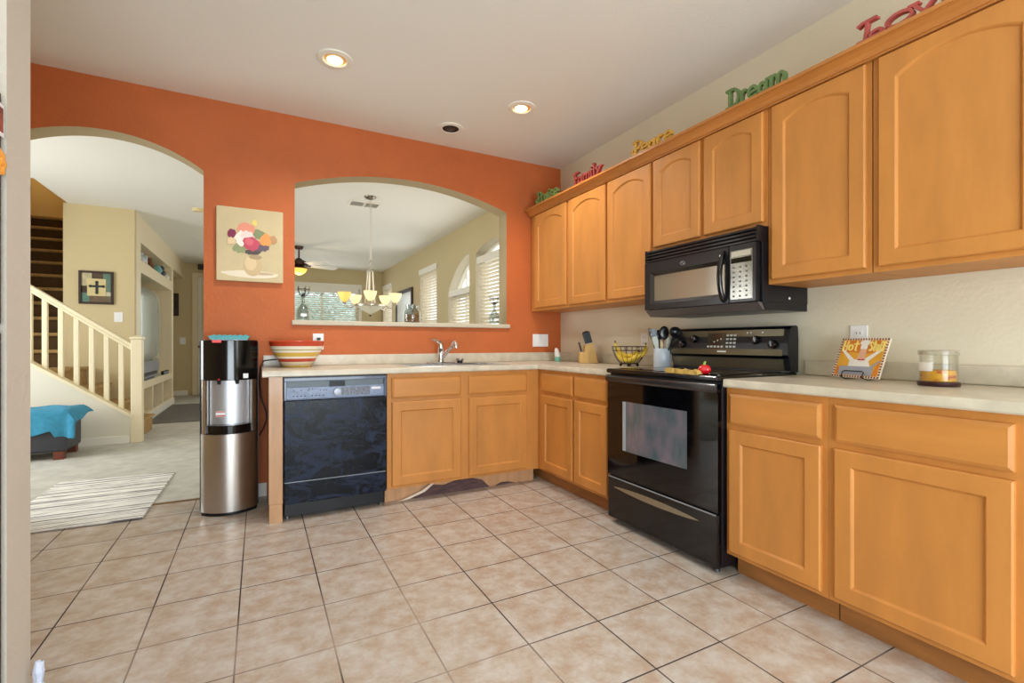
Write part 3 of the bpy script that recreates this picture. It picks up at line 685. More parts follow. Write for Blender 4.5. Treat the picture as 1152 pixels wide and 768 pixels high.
M().tube(hpts, [.009] + [.0135] * 11 + [.009], 10).out('handle', BLACK, md, smooth=60)
# brand emblem: oval ring with a swirl stroke
em = M(); em.tube([(-.405, -1.855 + .016 * math.cos(t), 1.534 + .010 * math.sin(t)) for t in [k * PI / 8 for k in range(16)]], .0012, 5, closed=True)
em.tube([(-.4055, -1.838 - .036 * t, 1.534 + .009 * math.sin(t * 6.0)) for t in [k / 10 for k in range(11)]], .002, 5)
em.out('emblem', SILVERP, md)
pn = M().box(-.403, -.3715, yb + .0125, dy0 - .003, dz0, dz1).out('control_panel', MWB, mw, bevel=.003)
M().box(-.4045, -.403, yb + .03, dy0 - .012, 1.30, 1.545).out('keypad', mk('silver_mirror_keypad', (168, 166, 156), .18, .7, noise=(9, .25)), pn)
k = M()
for j in range(7):
    for i in range(3): k.box(-.4053, -.4045, dy0 - .026 - i * .036 - .011, dy0 - .026 - i * .036, 1.312 + j * .024, 1.320 + j * .024)
k.out('key_marks', mk('grey_key_print', (70, 72, 74), .5), pn)
M().box(-.4055, -.4045, yb + .04, dy0 - .02, 1.515, 1.54).out('screen', mk('pale_screen', (190, 186, 172), .2), pn)
M().box(-.4055, -.4045, yb + .035, dy0 - .016, 1.482, 1.508).out('display_band', BLACKG, pn)
M().lathe((0, 0, 0), [(0, 0), (.007, 0), (.006, .003), (0, .004)], 12, Matrix.Translation((-.16, yb - .0002, 1.305)) @ Matrix.Rotation(PI / 2, 4, 'X')).out('screw_cap', WHITEP, mw)

# ------------------------------------------------------------------ water dispenser
wd = thing('water_dispenser', 'black and stainless bottom-load water dispenser by the arched doorway', 'water dispenser', (-2.70, -.2, 0))
def cooler_outline(inset=0, front=0):
    pts = [(-2.858 + inset, -.03), (-2.858 + inset, -.245)]
    for i in range(13):
        t = i / 12; x = -2.855 + inset + (.31 - 2 * inset) * t; pts.append((x, -.258 - (.085 - front) * math.sin(PI * t) ** .75 + inset * .5))
    pts += [(-2.542 - inset, -.245), (-2.542 - inset, -.03)]
    return pts
M().prism(cooler_outline(.004, .01), 'z', 0, .022).out('base', BLACKM, wd)
M().prism(cooler_outline(), 'z', .0222, .508).out('lower_door', STEEL, wd, smooth=35)
M().prism(cooler_outline(.0, .0), 'z', .845, 1.098).out('top_housing', BLACK, wd, smooth=35, bevel=.004)
for sg, xo in ((1, -2.858), (-1, -2.542)):
    q = [(xo, -.03), (xo, -.235), (xo + sg * .006, -.250), (xo + sg * .016, -.262), (xo + sg * .028, -.268), (xo + sg * .036, -.262), (xo + sg * .041, -.250), (xo + sg * .043, -.235), (xo + sg * .043, -.03)]
    M().prism(q, 'z', .5085, .8448).out('alcove_column', STEEL, wd, smooth=50)
np_ = []
for i in range(11):
    t = i / 10; np_.append((-2.81 + .22 * t, -.235 - .028 * math.sin(PI * t)))
M().prism(np_ + [(-2.59, -.125), (-2.81, -.125)], 'z', .5625, .8445).out('splash_panel', mk('pale_steel_panel', (190, 192, 196), .36, .75), wd, smooth=35)
M().prism(cooler_outline(.022, -.004), 'z', .5082, .562).out('drip_tray', BLACK, wd, smooth=35, bevel=.003)
M().box(-2.5417, -2.538, -.245, -.03, .03, 1.09).box(-2.862, -2.8583, -.245, -.03, .03, 1.09).out('side_panel', BLACKM, wd)
for x, c in ((-2.755, (206, 30, 30)), (-2.655, (40, 60, 110))):
    tp = M().lathe((x, -.305, .82), [(0, 0), (.009, 0), (.011, .024), (0, .024)], 14).out('tap', BLACKM, wd, smooth=40)
    M().ball((x, -.331, .852), .006).out('tap_light', mk('tap_marker', c, .3), tp)
M().box(-2.79, -2.74, -.3435, -.30, 1.08, 1.0985).out('hot_button', mk('red_plastic', (214, 32, 36), .3), wd, bevel=.003)
M().box(-2.795, -2.6, -.336, -.28, 1.0982, 1.101).out('button_strip', SILVERP, wd)
lb = M(); lb.box(-2.775, -2.722, -.268, -.258, .612, .648); lbo = lb.out('warning_label', WHITEP, wd)
M().box(-2.774, -2.723, -.2695, -.268, .640, .646).box(-2.774, -2.723, -.2695, -.268, .614, .622).out('red_bar', mk('label_red', (210, 70, 52), .4), lbo)
st = M().box(-2.622, -2.594, -.3435, -.31, .858, .886).out('sticker', WHITEP, wd)
tw = M()
for i in range(7):
    x = -2.80 + i * .029
    tw.tube([(x + .014, -.30, 1.1165), (x + .014, -.22, 1.1205), (x + .014, -.12, 1.1165)], .0145, 8)
tw.prism([(-2.80, 1.1015), (-2.60, 1.1015), (-2.585, 1.1245), (-2.815, 1.1245)], 'y', -.31, -.10)
tw.out('folded_towel', mk('teal_cloth', (96, 172, 178), .9), smooth=50, label='teal folded cloth lying on top of the water dispenser', cat='towel')
cord = M(); cord.tube([(-2.36, -.045, .965), (-2.44, -.04, .963), (-2.505, -.035, .955), (-2.526, -.045, .91), (-2.53, -.06, .8), (-2.522, -.07, .70), (-2.49, -.08, .6), (-2.487, -.08, .55), (-2.51, -.07, .48), (-2.532, -.05, .44)], .0045, 8)
cord.out('power_cord', DARKP, smooth=60, label='black power cord looping between the water dispenser and the counter', cat='cord')

# ------------------------------------------------------------------ refrigerator at the left edge
fr = thing('refrigerator', 'black textured refrigerator at the left edge beside the wall end', 'refrigerator', (-3.5, -2.6, 0))
M().box(-3.95, -3.16, -3.05, -2.18, .02, 1.70).out('body', FRIDGE, fr)
M().box(-3.155, -3.092, -3.05, -2.178, 1.12, 1.70).out('freezer_door', FRIDGE, fr, bevel=.01)
M().box(-3.155, -3.092, -3.05, -2.178, .06, 1.112).out('door', FRIDGE, fr, bevel=.01)
M().tube([(-3.092, -2.98, .6), (-3.05, -2.98, .63), (-3.05, -2.98, 1.05), (-3.092, -2.98, 1.08)], .012, 8).out('handle', BLACKM, fr, smooth=50)
M().tube([(-3.092, -2.98, 1.16), (-3.05, -2.98, 1.19), (-3.05, -2.98, 1.55), (-3.092, -2.98, 1.58)], .012, 8).out('handle', BLACKM, fr, smooth=50)
for y in (-3.0, -2.25): M().box(-3.9, -3.2, y - .03, y + .03, 0, .02).out('foot', BLACKM, fr)
pm = thing('photo_magnet', 'red and white photo magnet high on the refrigerator door', 'magnet', (-3.09, -2.23, 1.63))
M().box(-3.0915, -3.089, -2.29, -2.181, 1.585, 1.665).out('card', WHITEP, pm)
M().box(-3.089, -3.0882, -2.28, -2.187, 1.595, 1.655).out('picture', mk('red_photo', (170, 78, 62), .4, noise=(40, .4)), pm)
fm = M()
for i in range(7):
    a = i * 2 * PI / 7; fm.ball((-3.088, -2.205 + .02 * math.cos(a), 1.52 + .022 * math.sin(a)), .004, .012, .012)
fm.ball((-3.088, -2.205, 1.52), .006, .012, .012)
fm.out('flower_magnet', mk('orange_enamel', (240, 160, 50), .4), smooth=60, label='orange flower magnet below the photo on the refrigerator door', cat='magnet')
bagm = M(); rb = random.Random(5); prof = [(0, 0), (.045, 0), (.055, .04), (.045, .09), (.03, .13), (.018, .16), (.022, .19), (.012, .215), (0, .2)]
bagm.lathe((-3.062, -2.06, 0), [(r_ * .5, z_) for r_, z_ in prof], 14)
for p in bagm.v: p += Vector((rb.uniform(-.004, .004), rb.uniform(-.004, .004), rb.uniform(-.004, .004) if p.z > .01 else 0))
bagm.out('plastic_bag', mk('white_crumpled_plastic', (228, 232, 240), .4, noise=(26, .25), rgb2=(176, 186, 216)), label='crumpled white plastic bag standing at the foot of the wall end', cat='bag')

# ------------------------------------------------------------------ ceiling lights of the kitchen
def can_light(x, y, label, on=True):
    r = thing('recessed_light', label, 'ceiling light', (x, y, H - .012), group='recessed lights in the kitchen ceiling')
    M().lathe((x, y, H), [(.062, -.0005), (.098, -.0005), (.096, -.008), (.068, -.011), (.062, -.006), (.062, -.0005)], 36).out('trim_ring', WHITE, r, smooth=40)
    M().lathe((x, y, H), [(.0615, -.006), (.058, -.001), (.040, -.0008), (0, -.0008)] if False else [(.0618, -.007), (.060, -.0025), (.0, -.0022)], 36).out('reflector', mk('warm_reflector', (238, 190, 120), .3) if on else mk('black_baffle', (12, 11, 11), .5), r, smooth=40)
    if on: M().lathe((x, y + .012, H), [(0, -.0095), (.036, -.0085), (.043, -.004), (.043, -.0025)], 30).out('bulb', mk('lit_bulb', (255, 240, 215), .4, emit=(255, 236, 205), es=9), r, smooth=60)
    else: M().lathe((x, y + .012, H), [(0, -.006), (.034, -.006), (.04, -.0028)], 30).out('bulb', mk('unlit_bulb', (52, 46, 44), .3), r, smooth=60)
    if on:
        l = bpy.data.lights.new('can_lamp', 'SPOT'); l.energy = 54; l.color = (1, .94, .86); l.spot_size = 2.5; l.spot_blend = .75; l.shadow_soft_size = .05
        o = bpy.data.objects.new('can_lamp', l); COL.objects.link(o); o.location = (x, y, H - .03)
can_light(-2.143, -.876, 'lit recessed light nearest the arched doorway')
can_light(-.906, -.875, 'lit recessed light near the wall cabinets')
can_light(-1.234, -.341, 'unlit black recessed light close to the orange wall', False)

# ------------------------------------------------------------------ wall plates
def plate(label, wall, c, w, h, kind, mat=WHITEP):
    """c = centre on the wall"""
    x, y, z = c; r = thing('wall_outlet' if kind == 'outlet' else 'light_switch', label, 'outlet' if kind == 'outlet' else 'light switch', c)
    def bx(m, a0, a1, d0, d1, z0, z1):
        if wall == 'back': m.box(x + a0, x + a1, y - d1, y - d0, z + z0, z + z1)
        else: m.box(x - d1, x - d0, y + a0, y + a1, z + z0, z + z1)
        return m
    bx(M(), -w / 2, w / 2, 0.0005, .007, -h / 2, h / 2).out('plate', mat, r, bevel=.002)
    if kind == 'outlet':
        for dz in (-.021, .021):
            s = bx(M(), -.017, .017, .007, .0095, dz - .014, dz + .014).out('socket', mat, r, bevel=.003)
            q = M(); bx(q, -.009, -.006, .0095, .010, dz - .004, dz + .006); bx(q, .006, .009, .0095, .010, dz - .004, dz + .006); q.out('slot', DARKP, s)
    else:
        n = max(1, round(w / .055) - 1) if w > .09 else 1
        for i in range(n):
            a = (i - (n - 1) / 2) * .05; bx(M(), a - .016, a + .016, .007, .010, -.033, .033).out('rocker', mat, r, bevel=.002)
    return r
ob = plate('white outlet on the orange wall behind the striped bowl', 'back', (-2.146, 0, 1.09), .075, .118, 'outlet')
M().box(-2.156, -2.132, -.03, -.0105, 1.10, 1.118).out('plug', DARKP, ob)
plate('wide white double switch on the orange wall near the corner', 'back', (-.226, 0, 1.103), .165, .115, 'switch')
plate('white outlet on the cream wall behind the fruit basket', 'right', (0, -1.125, 1.097), .075, .118, 'outlet')
plate('white outlet on the cream wall behind the chef plaque', 'right', (0, -2.562, 1.105), .075, .118, 'outlet')
plate('white switch on the wall under the cross picture', 'back', (-4.055, 3.62, 1.395), .085, .12, 'switch')
plate('white switch on the far hall wall', 'back', (-3.925, 8.05, 1.12), .1, .14, 'switch')

# ------------------------------------------------------------------ pictures
pc = thing('flower_painting', 'canvas painting of a flower vase on the orange wall between the openings', 'painting', (-2.585, 0, 1.505))
m = M(); m.box(-2.788, -2.382, -.028, -.0005, 1.505, 2.009); m.out('canvas', mk('cream_canvas', (214, 198, 158), .8, noise=(5, .08), bump=(300, .2, .002)), pc, bevel=.002)
def blob(m, cx, cz, rx, rz, yy, jit=.18, n=16, rng=random.Random(2)):
    m.flat([(cx + rx * math.cos(2 * PI * i / n) * (1 + rng.uniform(-jit, jit)), cz + rz * math.sin(2 * PI * i / n) * (1 + rng.uniform(-jit, jit))) for i in range(n)], 'y', yy)
PX = lambda u: -2.788 + .406 * u; PZ = lambda v: 2.009 - .504 * v
paint = [((232, 222, 200), .5, .9, .42, .05, .1), ((196, 176, 148), .7, .885, .15, .02, .1), ((205, 182, 142), .53, .78, .145, .145, .03), ((222, 200, 160), .50, .75, .09, .10, .05), ((178, 156, 124), .57, .66, .10, .03, .1),
         ((150, 158, 118), .33, .55, .10, .07, .2), ((140, 148, 112), .62, .35, .10, .07, .2), ((110, 96, 110), .66, .52, .12, .06, .25), ((92, 86, 84), .53, .60, .12, .035, .2),
         ((226, 150, 128), .43, .29, .13, .09, .15), ((244, 232, 224), .37, .42, .10, .10, .25), ((242, 214, 210), .45, .38, .10, .07, .25), ((196, 84, 104), .51, .48, .125, .10, .15), ((214, 110, 122), .48, .46, .06, .05, .2),
         ((134, 56, 84), .22, .36, .065, .06, .12), ((228, 158, 96), .73, .41, .095, .085, .2), ((190, 150, 110), .85, .40, .05, .06, .25), ((240, 208, 120), .56, .19, .04, .04, .25), ((226, 200, 160), .22, .46, .07, .05, .3)]
pm_ = M(); pmats = []
rp = random.Random(11)
for i, (c, u, v, a, b, j) in enumerate(paint):
    pm_.k = i; pmats.append(mk('paint_%d' % i, c, .8)); blob(pm_, PX(u), PZ(v), a * .406, b * .504, -.0285 - .00025 * i, j, 18, rp)
pm_.out('painted_bouquet', pmats, pc, normals=False)
cx = thing('cross_picture', 'framed square picture of a dark cross on the stair wall', 'picture', (-4.264, 3.62, 1.545))
xa, xb, za, zb = -4.426, -4.102, 1.545, 1.94; yy = 3.62
m = M(); w = .024; m.box(xa, xa + w, yy - .03, yy - .001, za, zb).box(xb - w, xb, yy - .03, yy - .001, za, zb).box(xa + w, xb - w, yy - .03, yy - .001, za, za + w).box(xa + w, xb - w, yy - .03, yy - .001, zb - w, zb)
m.out('frame', DARKWOOD, cx, bevel=.003)
m = M(); cols = [(120, 108, 88), (206, 196, 160), (112, 142, 128), (96, 78, 62), (78, 62, 50), (104, 140, 128), (120, 100, 78), (222, 214, 190)]
cm_ = [mk('patch_%d' % i, c, .8, noise=(18, .2)) for i, c in enumerate(cols)]
U = lambda u: xa + (xb - xa) * u; V = lambda v: zb - (zb - za) * v
m.k = 0; m.box(xa + w, xb - w, yy - .012, yy - .002, za + w, zb - w)
for k, (u0, u1, v0, v1) in enumerate([(.07, .37, .06, .45), (.7, .93, .06, .62), (.37, .7, .06, .24), (.07, .25, .45, .66), (.07, .3, .66, .93), (.3, .78, .75, .93), (.78, .93, .6, .75)]):
    m.k = k + 1; m.box(U(u0), U(u1), yy - .0135, yy - .0122, V(v0), V(v1))
m.out('patchwork', cm_, cx)
M().box(U(.24), U(.78), yy - .018, yy - .0137, V(.75), V(.23)).out('inner_panel', mk('tan_panel', (205, 190, 142), .8), cx)
m = M(); cu, cv = U(.52), V(.49)
m.box(cu - .013, cu + .013, yy - .022, yy - .0182, cv - .065, cv + .062).box(cu - .06, cu + .06, yy - .0225, yy - .0182, cv - .0, cv + .024)
for dx, dz in ((0, .062), (0, -.065), (.06, .012), (-.06, .012)): m.prism([(cu + dx + .017 * math.cos(a), cv + dz + .017 * math.sin(a)) for a in [k * PI / 4 for k in range(8)]], 'y', yy - .0228, yy - .0182)
m.out('cross', DARKP, cx)
mr = thing('wall_mirror', 'large white panel in a dark wooden frame on the right dining wall', 'mirror', (0, 5.5, 1.0))
m = M(); a, b, z0, z1 = 4.93, 6.12, .95, 2.12; w = .07
m.box(-.035, -.001, a, a + w, z0, z1).box(-.035, -.001, b - w, b, z0, z1).box(-.035, -.001, a + w, b - w, z0, z0 + w).box(-.035, -.001, a + w, b - w, z1 - w, z1); m.out('frame', DARKWOOD, mr, bevel=.004)
M().box(-.02, -.002, a + w, b - w, z0 + w, z1 - w).out('panel', mk('white_mirror_face', (216, 216, 212), .25, .5), mr)

# ------------------------------------------------------------------ word signs on the wall cabinets
def arc(cx, cy, rx, ry, a0, a1, n=12): return [(cx + rx * math.cos(math.radians(a0 + (a1 - a0) * i / n)), cy + ry * math.sin(math.radians(a0 + (a1 - a0) * i / n))) for i in range(n + 1)]
G = {'L': ([[(.22, .95), (.20, .5), (.16, .05)], [(.02, .88), (.1, .95), (.42, .95)], [(.0, .04), (.5, .04), (.6, .12)], arc(.42, .2, .12, .12, 250, 560)], .58),
     'o': ([arc(.32, .3, .26, .27, 0, 360, 20)], .56), 'v': ([[(.04, .58), (.26, .05), (.5, .58)], [(-.04, .58), (.14, .58)], [(.40, .58), (.58, .58)]], .5),
     'e': ([[(.08, .27), (.49, .35)] + arc(.28, .31, .21, .26, 10, 292, 16) + [(.5, .12)]], .54),
     'D': ([[(.16, .95), (.16, .05)], [(0, .95), (.3, .95)] + arc(.3, .5, .34, .45, 90, -90, 14) + [(0, .05)]], .68),
     'r': ([[(.12, .58), (.12, .04)], [(.12, .36)] + arc(.30, .38, .16, .2, 170, 60, 8), [(0, .58), (.14, .58)], [(0, .04), (.26, .04)]], .44),
     'a': ([arc(.22, .28, .17, .22, 0, 360, 16), [(.45, .56), (.45, .12), (.54, .04)]], .56),
     'm': ([[(.1, .56), (.1, .04)], [(.1, .34)] + arc(.26, .36, .15, .2, 180, 0, 8) + [(.41, .04)], [(.41, .34)] + arc(.57, .36, .15, .2, 180, 0, 8) + [(.72, .04)], [(0, .56), (.12, .56)]], .8),
     'P': ([[(.2, .95), (.2, .04)], [(.04, .92), (.2, .97)] + arc(.34, .70, .26, .26, 90, -90, 12) + [(.2, .44)], [(.06, .04), (.36, .04)], arc(.04, .3, .1, .16, 120, 300, 8)], .58),
     'c': ([arc(.28, .3, .22, .26, 62, 298, 14)], .48),
     'F': ([[(.18, .95), (.18, .04)], [(.0, .9), (.2, .95), (.58, .95)], [(.18, .52), (.44, .52)], [(.04, .04), (.34, .04)]], .56),
     'i': ([[(.12, .56), (.12, .04)], [(.12, .78), (.125, .8)], [(0, .56), (.12, .56)], [(0, .04), (.24, .04)]], .3),
     'l': ([[(.12, .98), (.12, .04)], [(0, .98), (.12, .98)], [(0, .04), (.24, .04)]], .3),
     'y': ([[(.06, .58), (.28, .24)], [(.54, .58), (.28, .2), (.1, .03)], [(0, .58), (.16, .58)], [(.44, .58), (.62, .58)]], .56),
     's': ([arc(.24, .43, .16, .14, 40, 270, 10) + arc(.24, .16, .18, .13, 90, -140, 10)], .46)}
SK = [0]
def stroke(m, pts, w, plane, d0, d1):
    """rounded ribbon along 2-D points; plane maps (u, v, d) to a point"""
    for (a, b) in zip(pts, pts[1:]):
        a = Vector(a); b = Vector(b); t = b - a
        if t.length < 1e-6: continue
        t.normalize(); n = Vector((-t.y, t.x)); ang = math.atan2(n.y, n.x); P = []
        for k in range(7): q = ang + PI * k / 6; P.append(a + Vector((math.cos(q), math.sin(q))) * w)
        for k in range(7): q = ang + PI + PI * k / 6; P.append(b + Vector((math.cos(q), math.sin(q))) * w)
        SK[0] = (SK[0] + 1) % 23; j_ = SK[0] * .00011; sg = 1 if d1 > d0 else -1
        N_ = len(P); vs = [plane(p.x, p.y, d0 - j_ * sg) for p in P] + [plane(p.x, p.y, d1 + j_ * sg) for p in P]
        m.add(vs, [list(range(N_)), list(range(N_, 2 * N_))[::-1]] + [(i, (i + 1) % N_, N_ + (i + 1) % N_, N_ + i) for i in range(N_)])
def word_mesh(text, plane, width, height, w=.075, d0=0, d1=.016, track=0):
    adv = sum(G[c][1] for c in text); m = M(); sx = width / adv; x = 0
    for c in text:
        for s in G[c][0]: stroke(m, [((x + u) * sx, v * height) for u, v in s], w * min(sx, height), plane, d0, d1)
        x += G[c][1]
    return m
def sign(text, ya, yb, hgt, rgb, label):
    # the word runs towards -y, faces -x, stands on the crown moulding
    pl = lambda u, v, d: (-.385 + d, ya - u, 2.2845 + .006 + v)
    m = word_mesh(text, pl, ya - yb, hgt, w=.072, d1=.02)
    z = min(p.z for p in m.v); 
    for p in m.v: p.z += 2.2845 - z
    m.out('word_sign', mk('painted_%s' % text.lower(), rgb, .55, noise=(30, .15)), label=label, cat='sign', group='painted word signs on the wall cabinets')
sign('Praise', -.20, -.535, .10, (118, 142, 78), 'small green word sign in the corner by the orange wall')
sign('Family', -.755, -1.09, .095, (160, 60, 54), 'small dark red word sign reading Family')
sign('Peace', -1.42, -1.755, .092, (216, 164, 62), 'golden yellow word sign reading Peace')
sign('Dream', -2.13, -2.445, .098, (110, 136, 84), 'green word sign reading Dream')
sign('Love', -2.745, -3.09, .08, (182, 84, 78), 'large red word sign reading Love')

# ------------------------------------------------------------------ things on the counters
CZ = .914
bowl = M(); bowl.lathe((-2.302, -.2, CZ + .001), [(0, 0), (.092, 0), (.096, .006), (.112, .026), (.14, .062), (.163, .1), (.178, .135), (.181, .152), (.184, .156), (.18, .16), (.174, .152), (.158, .105), (.13, .06), (.09, .02), (0, .014)], 56)
st_ = [(q * 1.12, c_) for q, c_ in [(0, (222, 186, 96)), (.011, (214, 200, 170)), (.024, (228, 214, 188)), (.0335, (186, 66, 42)), (.054, (240, 232, 218)), (.066, (214, 178, 78)), (.090, (240, 232, 222)), (.1025, (172, 160, 74)), (.1075, (236, 232, 214)), (.127, (196, 66, 34)), (.17, (196, 66, 34))]]
for p_ in bowl.v: p_.x = -2.302 + (p_.x + 2.302) * .96; p_.y = -.2 + (p_.y + .2) * .96; p_.z = CZ + (p_.z - CZ) * 1.12
bowl.out('striped_bowl', stripes('bowl_stripes', 2, st_, .25, coat=.4), smooth=50, label='large mixing bowl striped red, yellow and cream on the left counter end', cat='bowl')
br_ = thing('air_freshener', 'small white and teal air freshener in the counter corner', 'air freshener', (-.165, -.2, CZ))
M().lathe((-.165, -.2, CZ + .0005), [(0, 0), (.022, 0), (.026, .008), (.027, .03), (.025, .042), (0, .042)], 24).out('base', mk('teal_plastic', (120, 190, 172), .4), br_, smooth=50)
cap = M().lathe((-.165, -.2, CZ + .043), [(0, 0), (.025, 0), (.025, .02), (.02, .055), (.012, .075), (0, .08)], 24)
for p in cap.v: p.x -= (p.z - CZ - .043) * .18
cap.out('cap', WHITEP, br_, smooth=50)
# knife block
kb = thing('knife_block', 'pale wooden knife block near the orange wall corner', 'knife block', (-.13, -.60, CZ + .0005), -YAW)
m = M(); m.prism([(-.072, 0), (.078, 0), (.036, .165), (-.028, .15), (-.036, .092), (-.072, .086)], 'y', -.05, .05)
m.out('block', mk('pale_beech', (224, 184, 112), .5, noise=(3, .12), stretch=(6, 6, 1)), kb, local=True, bevel=.003)
kd = Vector((-.27, 0, 1)).normalized()
for i, (u, y, ln) in enumerate(((-.016, -.034, .095), (.004, -.034, .1), (.024, -.032, .098), (-.008, .002, .102), (.014, .006, .106), (-.054, -.02, .085))):
    z0 = .152 + (u + .028) * .234 if i < 5 else .089
    k = thing('kitchen_knife', ['black-handled knife at the front left of the block', 'black-handled knife at the front middle of the block', 'black-handled knife at the front right of the block', 'black-handled knife at the back left of the block', 'tallest black-handled knife at the back of the block', 'short black-handled steak knife in the low slot of the block'][i], 'knife', (-.13, -.60, CZ + .0005), -YAW, group='knives in the knife block')
    b0 = Vector((u, y, z0 + .001)); w_ = .011 if i < 5 else .007
    m = M(); b = len(m.v); m.box(-w_, w_, -.006, .006, .004, ln); m.xf(Matrix.Translation(b0) @ Matrix.Rotation(-.28, 4, 'Y'))
    m.out('handle', BLACKM, k, local=True, bevel=.004)
    m = M(); m.box(-.008, .008, -.001, .001, .0, .005); m.xf(Matrix.Translation(b0) @ Matrix.Rotation(-.28, 4, 'Y')); m.out('bolster', STEELD, k, local=True)
# wire fruit basket with bananas
bx_, by_ = -.21, -1.19
bk = thing('fruit_basket', 'black wire fruit basket left of the range', 'basket', (bx_, by_, CZ))
WIRE = mk('black_wire', (34, 26, 26), .4, .3)
RB = lambda h: .062 + .052 * math.sin(min(1, h) * PI / 2)
ring = lambda r, z: [(bx_ + r * math.cos(2 * PI * k / 36), by_ + r * math.sin(2 * PI * k / 36), CZ + z) for k in range(36)]
m = M(); m.tube(ring(.062, .022), .0028, 6, closed=True); m.tube(ring(.034, .022), .002, 6, closed=True); m.tube(ring(.114, .112), .002, 6, closed=True); m.tube(ring(.118, .140), .0034, 6, closed=True)
m.out('ring', WIRE, bk, smooth=60)
m = M()
for k in range(18):
    a = 2 * PI * k / 18; m.tube([(bx_ + r * math.cos(a), by_ + r * math.sin(a), CZ + z) for r, z in ((.0, .022), (.062, .022), (.086, .052), (.103, .082), (.114, .112), (.118, .14))], .0017, 5)
for k in range(9):
    a = 2 * PI * (k + .5) / 9
    m.tube([(bx_ + (.1165) * math.cos(a + .10 * math.cos(t)), by_ + .1165 * math.sin(a + .10 * math.cos(t)), CZ + .126 + .011 * math.sin(t)) for t in [q * PI / 5 for q in range(10)]], .0014, 4, closed=True)
m.out('wire', WIRE, bk, smooth=60)
for k in range(4):
    a = PI / 4 + k * PI / 2; M().ball((bx_ + .058 * math.cos(a), by_ + .058 * math.sin(a), CZ + .0115), .011).out('foot', WIRE, bk, smooth=60)
BAN = mk('banana_skin', (236, 200, 66), .5, noise=(14, .14)); BANT = mk('banana_tip', (96, 76, 36), .7)
def banana(label, c, R, a0, a1, tilt, yawz):
    t = thing('banana', label, 'banana', (bx_, by_, CZ + .03), group='bananas in the wire basket')
    pts = []; rs = []
    for i in range(13):
        q = i / 12; a = math.radians(a0 + (a1 - a0) * q); p = Vector((R * math.cos(a), 0, R * math.sin(a)))
        pts.append(p); rs.append(.0165 * min(1, .25 + 2.2 * min(q, 1 - q) + .2))
    Mx = Matrix.Translation(c) @ Matrix.Rotation(yawz, 4, 'Z') @ Matrix.Rotation(tilt, 4, 'X')
    pts = [Mx @ p for p in pts]
    M().tube(pts, rs, 8).out('peel', BAN, t, smooth=50)
    e = pts[-1] + (pts[-1] - pts[-2]) * .7; M().tube([pts[-1], e, e + (pts[-1] - pts[-2]) * .3], [.006, .005, .006], 6).out('stem', BANT, t, smooth=50)
YV = -YAW
banana('banana curving along the front of the wire basket', Vector((bx_ - .045, by_ - .035, CZ + .122)), .078, 195, 345, .15, YV)
banana('banana curving along the middle of the wire basket', Vector((bx_, by_, CZ + .115)), .08, 200, 345, -.1, YV + .3)
banana('banana lying at the right of the wire basket', Vector((bx_ + .03, by_ - .03, CZ + .138)), .075, 240, 372, -.3, YV - .5)
banana('banana whose end pokes over the left rim of the wire basket', Vector((bx_ + .005, by_ + .025, CZ + .16)), .09, 330, 178, -.2, YV + .2)
# utensil crock
ux, uy = -.150, -1.446
ck = M().lathe((ux, uy, CZ + .0005), [(0, 0), (.053, 0), (.056, .004), (.056, .128), (.054, .13), (.051, .128), (.051, .01), (0, .01)], 36)
ck.out('utensil_crock', mk('pale_blue_glaze', (196, 208, 222), .3, noise=(8, .06), coat=.3), smooth=50, label='pale blue ceramic crock of utensils left of the range', cat='crock')
NYL = mk('black_nylon', (18, 18, 24), .3, coat=.3); WNY = mk('pale_silicone', (206, 212, 206), .5)
er = Vector((math.cos(YAW), -math.sin(YAW), 0)); ef = Vector((math.sin(YAW), math.cos(YAW), 0))
def utensil(name, label, du, df, lean, h, mat, head):
    base = Vector((ux, uy, CZ + .012)) + er * (du * .5) + ef * (df * .5 if df > -.05 else -df * .2); top = Vector((ux, uy, 0)) + er * (du + lean) + ef * df + Vector((0, 0, CZ + h))
    t = thing(name, label, 'kitchen utensil', base, group='utensils in the crock')
    M().tube([base, base.lerp(top, .5), top], [.006, .0055, .0045], 8).out('handle', mat, t, smooth=60)
    d = (top - base).normalized(); R3 = Matrix((er, ef, Vector((0, 0, 1)))).transposed().to_4x4()
    m = M()
    if head[0] == 'oval':
        m.ball((0, 0, 0), head[1], .008, head[2], 20, 12)
        m.xf(Matrix.Translation(top + d * head[2] * .7) @ R3 @ Matrix.Rotation(math.atan2(d.dot(er), d.z), 4, 'Y'))
    elif head[0] == 'ladle':
        m.lathe((0, 0, 0), [(0, -.034), (.02, -.028), (.034, -.012), (.04, .006), (.038, .006), (.03, -.012), (0, -.028)], 24)
        m.xf(Matrix.Translation(top + d * .02) @ R3 @ Matrix.Rotation(1.15, 4, 'X'))
    else:
        m.prism([(-head[1] * .6, -.005), (head[1] * .6, -.005), (head[1], head[2] * .55), (head[1] * .9, head[2]), (-head[1] * .9, head[2]), (-head[1], head[2] * .55)], 'y', -.003, .003)
        m.xf(Matrix.Translation(top) @ R3 @ Matrix.Rotation(math.atan2(d.dot(er), d.z), 4, 'Y'))
    m.out('head', mat, t, smooth=40)
utensil('slotted_turner', 'black slotted turner at the left of the crock', -.02, .02, -.025, .185, NYL, ('flat', .028, .075))
utensil('serving_spoon', 'black oval serving spoon in the middle of the crock', .0, -.01, .008, .20, NYL, ('oval', .034, .046))
utensil('ladle', 'black round ladle leaning right out of the crock', .012, -.108, .033, .215, NYL, ('ladle',))
utensil('spatula', 'pale silicone spatula leaning left in the crock', -.022, -.022, -.02, .135, WNY, ('flat', .018, .075))
utensil('wooden_spoon', 'short pale wooden spoon between the black utensils in the crock', -.012, -.03, .0, .13, mk('pale_spoon_wood', (226, 200, 160), .6), ('oval', .011, .03))
